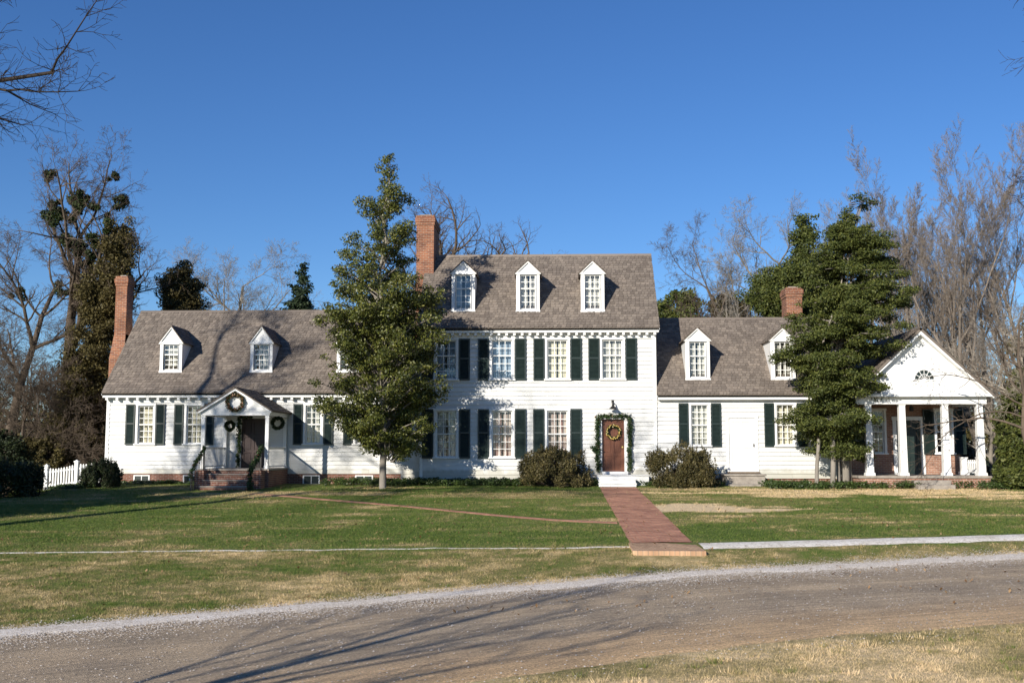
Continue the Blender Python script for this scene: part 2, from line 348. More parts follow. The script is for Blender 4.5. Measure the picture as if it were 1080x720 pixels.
def ground():
    xs = np.concatenate([[-3000, -1200, -500, -250, -140], np.arange(-90, -30, 2.), np.arange(-30, 30, .3), np.arange(30, 91, 2.), [140, 250, 500, 1200, 3000]])
    ys = np.concatenate([[-3000, -1000, -300, -150], np.arange(-90, -42, 2.), np.arange(-42, 4, .3), np.arange(4, 91, 2.), [150, 300, 700, 1500, 4000]])
    X, Y = np.meshgrid(xs, ys); Z = gz(X, Y)
    inroad = (Y < y_far(X) - .45) & (Y > y_near(X) + .45) & (abs(X) < 60)
    Z = Z - np.where(inroad, .05, 0)
    Z = Z - np.where((X > -19.5) & (X < 16.6) & (Y > 1.0) & (Y < 7), .25, 0)
    v = np.stack([X, Y, Z], -1).reshape(-1, 3); nx = len(xs); ny = len(ys)
    i = (np.arange(ny - 1)[:, None] * nx + np.arange(nx - 1)[None]).ravel()
    f = np.stack([i, i + 1, i + nx + 1, i + nx], 1)
    o = np_mesh('ground', v, f, 4, M['turf'], None, {'dry': ('FLOAT', dryness(v[:, 0], v[:, 1]))}, True)
    tag(o, kind='structure')
ground()
def ribbon(name, mat, xs, ya, yb, n, lift, jit_a=0, jit_b=0):
    """strip across Y between curves ya(x) (near) and yb(x) (far)"""
    a = ya(xs) + jit_a * (fbm(xs * 1.7, xs * 0 + 2) - .5) * 2 + jit_a * .4 * (vnoise(xs * 7, xs * 0) - .5)
    b = yb(xs) + jit_b * (fbm(xs * 1.4, xs * 0 + 8) - .5) * 2 + jit_b * .4 * (vnoise(xs * 7, xs * 0 + 5) - .5)
    t = np.linspace(0, 1, n); Y = a[None] * (1 - t[:, None]) + b[None] * t[:, None]; X = np.repeat(xs[None], n, 0)
    Z = gz(X, Y) + lift; Z[0] -= .035; Z[-1] -= .035; nx = len(xs); v = np.stack([X, Y, Z], -1).reshape(-1, 3)
    i = (np.arange(n - 1)[:, None] * nx + np.arange(nx - 1)[None]).ravel(); f = np.stack([i, i + 1, i + nx + 1, i + nx], 1)
    s = np.concatenate([[0], np.cumsum(np.hypot(np.diff(xs), np.diff(a)))])
    ac = np.stack([np.repeat(t[:, None], nx, 1), np.repeat(s[None], n, 0), X * 0], -1).reshape(-1, 3)
    o = np_mesh(name, v, f, 4, mat, None, {'across': ('FLOAT_VECTOR', ac)}, True); return tag(o, kind='structure')
RXS = np.concatenate([np.arange(-58, -14, 1.), np.arange(-14, 16, .12), np.arange(16, 58, 1.)])
ribbon('road', M['road'], RXS, y_near, lambda x: y_far(x) + .1, 30, .012, .12, .05)
ribbon('gravel_shoulder', M['gravel'], RXS, lambda x: y_far(x) - .42 + .0 * x, lambda x: y_far(x) + .40, 8, .024, .3, .26)
def pebbles():
    rs = np.random.RandomState(3); n = 60000; x = rs.uniform(-9, 13, n); side = rs.rand(n); y = y_far(x) - .1 + np.where(side < .6, rs.normal(0, .32, n), np.where(side < .72, rs.normal(-.75, .35, n), np.where(side < .84, -rs.uniform(0, 7.2, n), rs.normal(.5, .22, n))))
    z = gz(x, y) + .028; s = rs.uniform(.005, .015, n)
    v = np.array([(1, 0, 0), (-.2, 1, 0), (-.9, -.3, 0), (.1, -.9, 0), (0, 0, .8)]); a = rs.rand(n) * 6.28; c, si = np.cos(a), np.sin(a)
    V = np.stack([x[:, None] + s[:, None] * (v[None, :, 0] * c[:, None] - v[None, :, 1] * si[:, None]), y[:, None] + s[:, None] * (v[None, :, 0] * si[:, None] + v[None, :, 1] * c[:, None]), z[:, None] + s[:, None] * v[None, :, 2] * .8 - .006], -1).reshape(-1, 3)
    t = np.array([(0, 1, 4), (1, 2, 4), (2, 3, 4), (3, 0, 4)]); f = (np.arange(n)[:, None, None] * 5 + t[None]).reshape(-1, 3)
    o = np_mesh('gravel_stones', V, f, 3, M['pebble'], None); tag(o, 'loose pale gravel stones along the far edge of the road', 'gravel', kind='stuff')
M['pebble'] = island_mat('pale_stones', [(.1, (.36, .29, .22)), (.5, (.56, .50, .43)), (.9, (.74, .70, .65))], .9, .2)
pebbles()
PR = np.arange(PX(738, -20), 40, .12); PL = np.arange(-40, PX(667, -20), .12)
ribbon('gravel_path', M['oyster'], PR, lambda x: crest_y(x) - .32, lambda x: crest_y(x) + .95, 5, .02, .05, .07)
ribbon('gravel_path', M['oyster'], PL, lambda x: -20.08 + .1 * np.sin(x * .3), lambda x: -19.84 + .1 * np.sin(x * .3), 3, .016, .16, .16)
# brick walk with its two end steps
def walk():
    x0, x1 = PX(632.5, -2.7), PX(671, -2.7)
    xb0, xb1 = P(668, 575, -20.4).x, P(738, 575, -20.4).x
    ys = np.arange(-19.3, -2.3, .4); ys = np.append(ys, -2.3); t = (ys + 20.4) / 18.1
    L = xb0 * (1 - t) + x0 * t; R = xb1 * (1 - t) + x1 * t
    n = 5; v = []; f = []
    for k, y in enumerate(ys):
        for j in range(n):
            x = L[k] + (R[k] - L[k]) * j / (n - 1); v.append((x + (.03 * (float(vnoise(y * 1.7, j * 3.0)) - .5) if j in (0, n - 1) else 0), y, float(gz(x, y)) + .022 - .012 * abs(j / (n - 1) * 2 - 1)))
    for k in range(len(ys) - 1):
        for j in range(n - 1): a = k * n + j; f.append((a, a + 1, a + n + 1, a + n))
    mb = MB(); mb.add(v, f)
    zt = float(gz((xb0 + xb1) / 2, -20.4)) + .025
    o = mb.build('brick_walk', M['brick_walk']); tag(o, kind='structure')
    st = MB(); st.box(xb0 - .05, xb1 + .05, -20.95, -20.35, zt - .5, zt)
    q0 = xb0 - (xb0 - x0) * .061 - .03; q1 = xb1 + (x1 - xb1) * .061 + .03; z3 = float(gz(0, -19.3)) + .03
    st.add([(xb0 - .05, -20.35, zt - .003), (xb1 + .05, -20.35, zt - .003), (q1, -19.28, z3), (q0, -19.28, z3), (xb0 - .05, -20.35, zt - .3), (xb1 + .05, -20.35, zt - .3), (q1, -19.28, z3 - .3), (q0, -19.28, z3 - .3)], [(0, 1, 2, 3), (1, 5, 6, 2), (0, 3, 7, 4)])
    st.box(xb0 - .02, xb1 + .02, -21.35, -20.93, zt - .6, zt - .16)
    o = st.build('walk_steps', M['brick_step'], None, .012); tag(o, kind='structure')
walk()
def side_walk():
    pts = [G(x, y) for x, y in ((655, 553), (600, 549), (540, 545.5), (490, 540.5), (430, 533.5), (370, 529), (310, 524), (268, 519.5))]
    xs = np.array([p.x for p in pts])[::-1]; ys = np.array([p.y for p in pts])[::-1]
    g = np.arange(xs[0], xs[-1], .15)
    ribbon('brick_side_walk', M['brick_walk'], g, lambda x: smooth_interp(x, xs, ys) - .38, lambda x: smooth_interp(x, xs, ys) + .38, 4, .014, .05, .05)
side_walk()

# ------------------------------------------------------------------ HOUSE
H = empty('colonial_house', (0, 0, 0), 'long white clapboard colonial house with tall centre block, two lower dormered wings and porches', 'house')
def siding(mb, o, u, nrm, z0, z1, lim, openings=(), exp=.17):
    """lapped boards. o: origin (x,y), u: unit dir along wall, nrm: outward dir, lim(z)->(u0,u1), openings (u0,u1,z0,z1)"""
    cuts = [z0]; z = z0
    while z < z1 - 1e-4: z = min(z + exp, z1); cuts.append(z)
    def pt(uu, off, z): return (o[0] + u[0] * uu + nrm[0] * off, o[1] + u[1] * uu + nrm[1] * off, z)
    for k in range(len(cuts) - 1):
        a, b = cuts[k], cuts[k + 1]
        lv = sorted({a, b, *[q for op in openings for q in (op[2], op[3]) if a < q < b]})
        for c, d in zip(lv[:-1], lv[1:]):
            la, lb = lim(c), lim(d)
            iv = [(max(la[0], -1e9), la[1])]
            for op in openings:
                if op[2] < (c + d) / 2 < op[3]:
                    nv = []
                    for s, e in iv:
                        if op[1] <= s or op[0] >= e: nv.append((s, e))
                        else:
                            if op[0] > s: nv.append((s, op[0]))
                            if op[1] < e: nv.append((op[1], e))
                    iv = nv
            oc = .038 - .034 * (c - a) / exp; od = .038 - .034 * (d - a) / exp
            for s, e in iv:
                s2 = lb[0] if s == la[0] else s; e2 = lb[1] if e == la[1] else e
                if e - s < .005: continue
                mb.add([pt(s, oc, c), pt(e, oc, c), pt(e2, od, d), pt(s2, od, d)], [(0, 1, 2, 3)])
                if e - s > 2.5 and s2 == s and e2 == e:
                    js = [s]; q_ = s + random.uniform(.8, 4.2)
                    while q_ < e - .5: js.append(q_); q_ += random.uniform(2.2, 4.6)
                    js.append(e); mb.v = mb.v[:-4]; mb.f = mb.f[:-1]
                    for g0, g1 in zip(js[:-1], js[1:]):
                        w_ = random.uniform(-.003, .003); mb.add([pt(g0 + .004, oc + w_, c), pt(g1 - .001, oc + w_, c), pt(g1 - .001, od, d), pt(g0 + .004, od, d)], [(0, 1, 2, 3)])
                if c == a: mb.add([pt(s, oc, c), pt(e, oc, c), pt(e, 0, c), pt(s, 0, c)], [(0, 3, 2, 1)])
random.seed(3)
def shingles(mb, O, U, S, NN, length, lim, row=.155, wid=.17):
    """O origin at the eave, U along eave, S up the slope, NN outward normal; lim(s)->(u0,u1)"""
    O, U, S, NN = Vector(O), Vector(U), Vector(S), Vector(NN); nr = int(math.ceil(length / row))
    for k in range(nr):
        s0 = k * row; s1 = min(s0 + row * 1.25, length); u0, u1 = lim(min(s0 + row * .5, length))
        u = u0 - random.random() * wid
        while u < u1:
            w = wid * random.uniform(.7, 1.3); a = max(u, u0); b = min(u + w - .006, u1); u += w
            if b - a < .02: continue
            j = random.uniform(-.012, .012); h = random.uniform(.018, .03); c = min(.035, (b - a) * .3)
            q = [(a, s0 + j + c), (a + c, s0 + j), (b - c, s0 + j), (b, s0 + j + c), (b, s1), (a, s1)]
            top = [O + U * x + S * y + NN * (h if i < 4 else .004) for i, (x, y) in enumerate(q)]
            bot = [O + U * x + S * y for (x, y) in q[:4]]
            mb.add(top + bot, [(0, 1, 2, 3, 4, 5), (6, 7, 1, 0), (7, 8, 2, 1), (8, 9, 3, 2)])
def gable_roof(x0, x1, ye, ze, yr, zr, name='roof', label=None, back=True):
    """front slope shingled from the eave line (y=ye) up to the ridge, mirrored behind"""
    mb = MB(); sl = Vector((0, yr - ye, zr - ze)); L = sl.length; S = sl / L; NN = Vector((0, -S.z, S.y))
    th = .09
    yb = 2 * yr - ye
    mb.prism([(x0, ye, ze - th), (x0, yr, zr - th), (x0, yb, ze - th), (x0, yb, ze - .01), (x0, yr, zr - .01), (x0, ye, ze - .01)], (x1 - x0, 0, 0))
    shingles(mb, (0, ye, ze), (1, 0, 0), S, NN, L, lambda s: (x0 - .02, x1 + .02))
    if back:
        S2 = Vector((0, -S.y, S.z)); shingles(mb, (0, yb, ze), (1, 0, 0), S2, Vector((0, S.z, S.y)), L, lambda s: (x0 - .02, x1 + .02), .36, .6)
    mb.prism([(x0 - .02, yr - .10, zr - .085), (x0 - .02, yr, zr + .04), (x0 - .02, yr + .10, zr - .085)], (x1 - x0 + .04, 0, 0))
    o = mb.build(name, M['shingle'], H); tag(o, label); return o
def cornice(x0, x1, ye, ywall, ztop, modil=None, drop=.16):
    mb = MB()
    mb.box(x0, x1, ye + .02, ywall + .02, ztop - drop, ztop - .012)      # boxed eave
    mb.box(x0 - .03, x1 + .03, ye - .02, ye + .06, ztop - .075, ztop - .005)   # crown strip, proud
    mb.box(x0 + .12, x1 - .12, ywall - .05, ywall + .01, ztop - drop - .20, ztop - drop + .001)
    if modil:
        n = int((x1 - x0 - .3) / modil)
        for i in range(n + 1):
            x = x0 + .15 + (x1 - x0 - .3) * i / n; mb.box(x - .05, x + .05, ye + .06, ywall - .05, ztop - drop - .10, ztop - drop + .002)
    return mb.build('cornice', M['trim'], H)
openings = {'main': [], 'left': [], 'right': []}
def window(cx, z0, z1, wd, yw, cols, ru, rl, frac=.5, curtain='curtain_cream', shut=.43, wall=None, sill=True, casing=.09, gap=.0, parent=None, sh=None):
    """double-hung window. cx,z0,z1,wd: glass+sash opening; yw: wall plane; sh = (left?, right?)"""
    x0, x1 = cx - wd / 2, cx + wd / 2
    if wall: openings[wall].append((x0, x1, z0, z1))
    par = parent or H
    fr = MB()
    c = casing
    fr.box(x0 - c, x0, yw - .055, yw + .14, z0, z1); fr.box(x1, x1 + c, yw - .055, yw + .14, z0, z1)
    fr.box(x0 - c - .02, x1 + c + .02, yw - .065, yw + .14, z1, z1 + c + .01)
    if sill: fr.box(x0 - c - .04, x1 + c + .04, yw - .11, yw + .14, z0 - .06, z0)
    f = fr.build('window', M['trim'], par, .006) if not parent else fr.build('window', M['trim'], par)
    own = f if not parent else par
    sa = MB(); zm = z0 + (z1 - z0) * frac; e = .045
    for (a, b, r, yy) in ((z0, zm + .02, rl, yw + .055), (zm - .02, z1, ru, yw + .02)):
        sa.box(x0, x0 + e, yy, yy + .035, a, b); sa.box(x1 - e, x1, yy, yy + .035, a, b)
        sa.box(x0 + e, x1 - e, yy, yy + .035, a, a + e); sa.box(x0 + e, x1 - e, yy, yy + .035, b - e, b)
        for i in range(1, cols):
            x = x0 + e + (x1 - x0 - 2 * e) * i / cols; sa.box(x - .012, x + .012, yy + .004, yy + .03, a + e, b - e)
        for i in range(1, r):
            z = a + e + (b - a - 2 * e) * i / r; sa.box(x0 + e, x1 - e, yy + .006, yy + .028, z - .012, z + .012)
    sa.build('sash', M['sash'], own)
    pn = MB()
    for (a, b, yy) in ((z0, zm, yw + .072), (zm, z1, yw + .037)):
        tl = random.uniform(-.004, .004); pn.add([(x0 + .01, yy, a), (x1 - .01, yy + tl, a), (x1 - .01, yy + tl, b), (x0 + .01, yy, b)], [(0, 1, 2, 3)])
    pn.build('pane', M['glass'], own)
    if curtain:
        cu = MB(); n = 36; yy = yw + .22
        for side in ((x0 - .02, cx - .01 + random.uniform(-.06, .02)), (cx + .01 + random.uniform(-.02, .06), x1 + .02)):
            vs = []; fs = []
            for i in range(n + 1):
                x = side[0] + (side[1] - side[0]) * i / n; d = .007 * math.sin(i * .8 + cx) + .005 * math.sin(i * .37)
                vs += [(x, yy + d, z0 - .03), (x, yy + d * .6, z1 + .03)]
            for i in range(n): fs.append((2 * i, 2 * i + 2, 2 * i + 3, 2 * i + 1))
            cu.add(vs, fs)
        cu.build('curtain', M[curtain], own)
    if shut:
        for sgn, on in ((-1, (sh or (1, 1))[0]), (1, (sh or (1, 1))[1])):
            if not on: continue
            a = (x0 - c - .015 - shut) if sgn < 0 else (x1 + c + .015); b = a + shut; s = MB(); za, zb = z0 - .05, z1 + .06; ys = yw - .085
            st = .055
            s.box(a, a + st, ys, ys + .045, za, zb); s.box(b - st, b, ys, ys + .045, za, zb)
            zmid = za + (zb - za) * .52
            for q in (za, zmid - st / 2, zb - st): s.box(a + st, b - st, ys, ys + .045, q, q + st)
            for (p, q) in ((za + st, zmid - st / 2), (zmid + st / 2, zb - st)):
                n = int((q - p) / .05)
                for i in range(n):
                    zz = p + (q - p) * (i + .5) / n
                    s.add([(a + st, ys + .004, zz - .022), (b - st, ys + .004, zz - .022), (b - st, ys + .036, zz + .022), (a + st, ys + .036, zz + .022)], [(0, 1, 2, 3)])
            s.box(a + st, b - st, ys + .038, ys + .044, za + st, zb - st)
            s.build('shutter', M['shutter'], own)
    return f
# ---- key planes
YM, YL, YR = 0.0, 0.30, 0.02
XM0, XM1 = PX(443, YM), PX(693, YM)
XL0 = PX(111.5, YL); XR1 = 11.0
ZE_M = P(694, 345, -.35).z; ZE_L = P(200, 414, -.05).z; ZE_R = P(760, 416, -.33).z
MR = (2.78, ZE_M + 3.13 * 1.1); LR = (3.69, ZE_L + 3.74 * 1.0); RR = (3.1, ZE_R + 3.43 * .985)
print('eaves', ZE_M, ZE_L, ZE_R, 'ridges', MR, LR, RR)
gable_roof(XM0 - .12, XM1 + .12, -.35, ZE_M, *MR, label='steep shingle roof of the tall centre block')
gable_roof(XL0 - .10, XM0 + .02, -.05, ZE_L, *LR, label='long shingle roof of the left wing')
gable_roof(XM1 + .025, XR1 + .1, -.33, ZE_R, *RR, label='shingle roof of the right wing')
cornice(XM0 - .10, XM1 + .10, -.33, YM, ZE_M - .02, .30)
cornice(XL0 - .08, XM0 - .01, -.03, YL, ZE_L - .02, .40)
cornice(XM1 + .045, XR1 + .08, -.31, YR, ZE_R - .02, None, .17)

# ---- windows of the centre block
z_u0, z_u1 = PZ(399.5, YM), PZ(358.5, YM); z_l0, z_l1 = PZ(482, YM), PZ(433, YM)
for px, up_c, lo_c in ((470.5, 'curtain_sky_tint', 'curtain_grey'), (529.5, 'curtain_sky_tint', 'curtain_red'), (588, 'curtain_cream', 'curtain_red'), (646, 'curtain_grey', None)):
    window(PX(px, YM, 380), z_u0, z_u1, .80, YM, 3, 2, 3, .6, up_c, .44, 'main')
    if lo_c: window(PX(px, YM), z_l0, z_l1, .80, YM, 3, 3, 3, .5, lo_c, .44, 'main')
# ---- left wing windows
zw0, zw1 = PZ(467.5, YL), PZ(427, YL)
for px, c in ((152.7, 'curtain_cream'), (204, 'curtain_cream'), (330, 'curtain_grey'), (383, 'curtain_grey')):
    window(PX(px, YL), zw0, zw1, .62, YL, 3, 3, 3, .5, c, .38, 'left')
# ---- right wing windows
zr0, zr1 = PZ(469.5, YR), PZ(427, YR)
for px in (738.5, 829): window(PX(px, YR), zr0, zr1, .66, YR, 3, 3, 3, .5, 'curtain_cream' if px > 800 else 'curtain_grey', .38, 'right')

# ---- doors
def panel_door(x0, x1, z0, z1, y, mat, rows=((.06, .30), (.36, .62), (.68, .94)), glass_top=False, label=None):
    d = MB(); w = x1 - x0; h = z1 - z0; fr = []
    d.box(x0, x1, y + .025, y + .05, z0, z1)
    d.box(x0, x0 + .11, y, y + .03, z0, z1); d.box(x1 - .11, x1, y, y + .03, z0, z1); d.box(x0 + w / 2 - .045, x0 + w / 2 + .045, y + .001, y + .03, z0, z1)
    prev = 0
    for a, b in rows + ((1, 1),):
        d.box(x0 + .11, x1 - .11, y + .002, y + .03, z0 + h * prev, z0 + h * a); prev = b
    for a, b in rows:
        for s in (0, 1):
            xa = x0 + .14 + s * (w / 2 - .065); xb = xa + w / 2 - .235
            if xb > xa: d.box(xa, xb, y + .01, y + .03, z0 + h * a + .035, z0 + h * b - .035)
    o = d.build('door', mat, H, .004); tag(o, label); return o
# main door
dx0, dx1 = PX(635, YM), PX(658.5, YM); dz0, dz1 = PZ(497.5, YM), PZ(442, YM)
openings['main'].append((dx0 - .02, dx1 + .02, dz0 - .05, dz1 + .02))
door = panel_door(dx0, dx1, dz0, dz1, YM + .06, M['door'], label='brown stained wooden front door')
k = MB(); k.lathe(dx1 - .07, YM + .02, [(.0, dz0 + .92), (.03, dz0 + .93), (.035, dz0 + .96), (.03, dz0 + .99), (0, dz0 + 1.0)], 10); k.build('door_knob', M['gold'], door)
s = MB()
for a, b in ((dx0 - .15, dx0 - .0), (dx1 + .0, dx1 + .15)): s.box(a, b, YM - .07, YM + .12, dz0 - .05, dz1)
s.box(dx0 - .19, dx1 + .19, YM - .09, YM + .12, dz1, dz1 + .16); s.box(dx0 - .24, dx1 + .24, YM - .14, YM + .0, dz1 + .16, dz1 + .21)
s.build('door_surround', M['trim'], H, .006)
# front steps (white)
sx0, sx1 = PX(631, -1.6), PX(670, -1.6); zg = -.14
st = MB(); zp = PZ(500.5, -1.0); stepz = (zp + .14) / 3
st.box(sx0 - .05, PX(684, -1.2), -1.25, -.03, -.2, zp - .045); st.box(sx0 - .08, PX(684, -1.2) + .03, -1.28, -.03, zp - .04, zp)
st.box(sx0, sx1, -1.62, -1.29, -.3, zp - stepz - .04); st.box(sx0 - .02, sx1 + .02, -1.65, -1.29, zp - stepz - .035, zp - stepz)
st.box(sx0, sx1, -1.98, -1.66, -.3, zp - 2 * stepz - .04); st.box(sx0 - .02, sx1 + .02, -2.01, -1.66, zp - 2 * stepz - .035, zp - 2 * stepz)
st.box(dx0 - .02, dx1 + .12, -.30, -.02, zp + .004, zp + .11)
st.build('front_steps', M['trim'], H, .008)
# wall lamp
lx = PX(647, YM - .25); lz = PZ(431, -.25); lm = MB()
lm.lathe(lx, -.28, [(.0, lz + .27), (.02, lz + .25), (.03, lz + .20), (.05, lz + .17), (.045, lz + .11), (.08, lz + .08), (.15, lz + .01), (.17, lz - .01), (.165, lz - .015), (.02, lz + .03)], 14)
lm.bar((lx, -.28, lz + .23), (lx, 0.0, lz + .30), .025, .025); lm.box(lx - .05, lx + .05, -.035, -.0, lz + .22, lz + .36)
lm.build('wall_lamp', M['black'], H)
# right wing white door with stone steps
rx0, rx1 = PX(769, YR), PX(797, YR); rz0, rz1 = PZ(497, YR), PZ(441, YR)
openings['right'].append((rx0 - .02, rx1 + .02, rz0, rz1 + .02))
sdm = MB(); sdm.box(rx0, rx1, YR + .03, YR + .06, rz0, rz1)
for a, b in ((rx0, rx0 + .12), (rx1 - .12, rx1)): sdm.box(a, b, YR, YR + .035, rz0, rz1)
for a, b in ((0, .12), (.44, .52), (.93, 1)): sdm.box(rx0 + .12, rx1 - .12, YR + .002, YR + .035, rz0 + (rz1 - rz0) * a, rz0 + (rz1 - rz0) * b)
sdm.box((rx0 + rx1) / 2 - .02, (rx0 + rx1) / 2 + .02, YR + .004, YR + .035, rz0 + .2, rz1 - .1)
sdr = sdm.build('door', M['trim'], H, .004); tag(sdr, 'plain white screen door of the right wing')
k = MB(); k.box(rx1 - .09, rx1 - .05, YR - .04, YR, rz0 + .95, rz0 + 1.07); k.build('door_handle', M['black'], sdr)
cs = MB(); cs.box(rx0 - .10, rx0, YR - .05, YR + .12, rz0, rz1); cs.box(rx1, rx1 + .10, YR - .05, YR + .12, rz0, rz1); cs.box(rx0 - .12, rx1 + .12, YR - .06, YR + .12, rz1, rz1 + .10)
cs.build('door_surround', M['trim'], H, .004)
th = MB(); th.box(rx0 - .1, rx1 + .1, -.25, YR + .1, rz0 - .05, rz0 - .002); th.build('threshold', M['ceiling'], H)
ss = MB(); a, b = PX(764, -1.1), PX(806, -1.1); zt = PZ(499, -1.0)
ss.box(a, b, -1.2, -.03, -.3, zt - .09); ss.box(a - .04, b + .04, -1.25, -.03, zt - .085, zt - .02); ss.box(a + .1, b - .25, -1.65, -1.26, -.3, PZ(510, -1.4))
ss.build('stone_steps', M['stone'], H, .02)

# ---- walls
zb_m = PZ(505, YM); zb_l = PZ(499.5, YL); zb_r = PZ(504, YR)
mb = MB(); siding(mb, (0, YM), (1, 0), (0, -1), zb_m, ZE_M - .15, lambda z: (XM0, XM1), openings['main'])
D = 2 * MR[0]
def gb(z, e, r, y0, y1, over):      # gable limits
    if z <= e: return (y0, y1)
    t = (z - e) / (r - e); m = (y0 + y1) / 2; return (y0 + (m - y0) * t, y1 + (m - y1) * t)
siding(mb, (XM0, 0), (0, 1), (-1, 0), zb_m, MR[1] - .15, lambda z: gb(z, ZE_M, MR[1] - .12, YM + .02, D, 0))
siding(mb, (XM1, 0), (0, 1), (1, 0), zb_m, MR[1] - .15, lambda z: gb(z, ZE_M, MR[1] - .12, YM + .02, D, 0))
mb.box(XM0, XM1, D - .05, D, zb_m - .3, ZE_M); tag(mb.build('wall', M['siding'], H), 'white clapboard wall of the tall centre block')
mb = MB(); xf = PX(423, YL)
siding(mb, (0, YL), (1, 0), (0, -1), zb_l, ZE_L - .15, lambda z: (XL0, XM0), openings['left'])
siding(mb, (0, YL), (1, 0), (0, -1), -.02, zb_l, lambda z: (xf, XM0))
siding(mb, (XL0, 0), (0, 1), (-1, 0), zb_l, LR[1] - .15, lambda z: gb(z, ZE_L, LR[1] - .12, YL, 2 * LR[0] - YL, 0))
mb.box(XL0, XM0, 2 * LR[0] - YL - .05, 2 * LR[0] - YL, -.3, ZE_L); tag(mb.build('wall', M['siding'], H), 'white clapboard wall of the left wing')
mb = MB(); siding(mb, (0, YR), (1, 0), (0, -1), zb_r, ZE_R - .15, lambda z: (XM1 + .03, XR1), openings['right'])
siding(mb, (XR1, 0), (0, 1), (1, 0), zb_r, RR[1] - .15, lambda z: gb(z, ZE_R, RR[1] - .12, YR, 2 * RR[0], 0))
mb.box(XM1, XR1, 2 * RR[0] - .05, 2 * RR[0], -.3, ZE_R); tag(mb.build('wall', M['siding'], H), 'white clapboard wall of the right wing')
for x, y, z0, z1 in ((XM0, YM, zb_m, ZE_M - .15), (XM1 - .1, YM, zb_m, ZE_M - .15), (XL0, YL, zb_l, ZE_L - .15), (XR1 - .1, YR, zb_r, ZE_R - .15)):
    cb = MB(); cb.box(x - .012, x + .11, y - .045, y + .03, z0 - .02, z1); cb.build('corner_board', M['trim'], H)
# foundations
fd = MB(); fd.box(XL0 + .02, xf, YL - .0, YL + .25, -.6, zb_l); fd.box(XL0 + .02, XL0 + .27, YL + .25, 2 * LR[0] - YL, -.6, zb_l); tag(fd.build('foundation', M['brick'], H), 'low brick foundation of the left wing')
fd = MB(); fd.box(XM0, XM1, YM + .02, YM + .25, -.6, zb_m); fd.box(XM1, XR1, YR + .02, YR + .25, -.6, zb_r); fd.build('foundation', M['brick'], H)
for px0, px1 in ((142, 159), (194, 208), (320, 338), (375, 394)):
    v = MB(); a, b = PX(px0, YL), PX(px1, YL); z0, z1 = PZ(511, YL), PZ(501, YL); y = YL - .03
    v.box(a, a + .05, y, YL, z0, z1); v.box(b - .05, b, y, YL, z0, z1); v.box(a + .05, b - .05, y, YL, z0, z0 + .04); v.box(a + .05, b - .05, y, YL, z1 - .04, z1)
    v.box((a + b) / 2 - .015, (a + b) / 2 + .015, y, YL, z0 + .04, z1 - .04)
    f = v.build('foundation_vent', M['trim'], H)
    l = MB(); l.box(a + .05, b - .05, YL - .006, YL - .003, z0 + .04, z1 - .04)
    for i in range(4):
        z = z0 + .04 + (z1 - z0 - .08) * (i + .3) / 4; l.box(a + .05, b - .05, y + .004, y + .02, z, z + .02)
    l.build('vent_louvres', M['shutter'], f)
# dark floors inside, so no daylight comes up through the rooms
fl = MB(); fl.box(XM0 + .05, XM1 - .05, .3, D - .1, 2.9, 3.0); fl.box(XL0 + .3, XM0 - .05, .6, 2 * LR[0] - .5, 2.95, 3.05); fl.box(XM1 + .05, XR1 - .05, .3, 2 * RR[0] - .1, 2.95, 3.05)
fl.box(XL0 + .3, XR1 - .05, 1.6, 1.7, .0, 2.8)
fl.build('inner_walls', M['interior'], H)

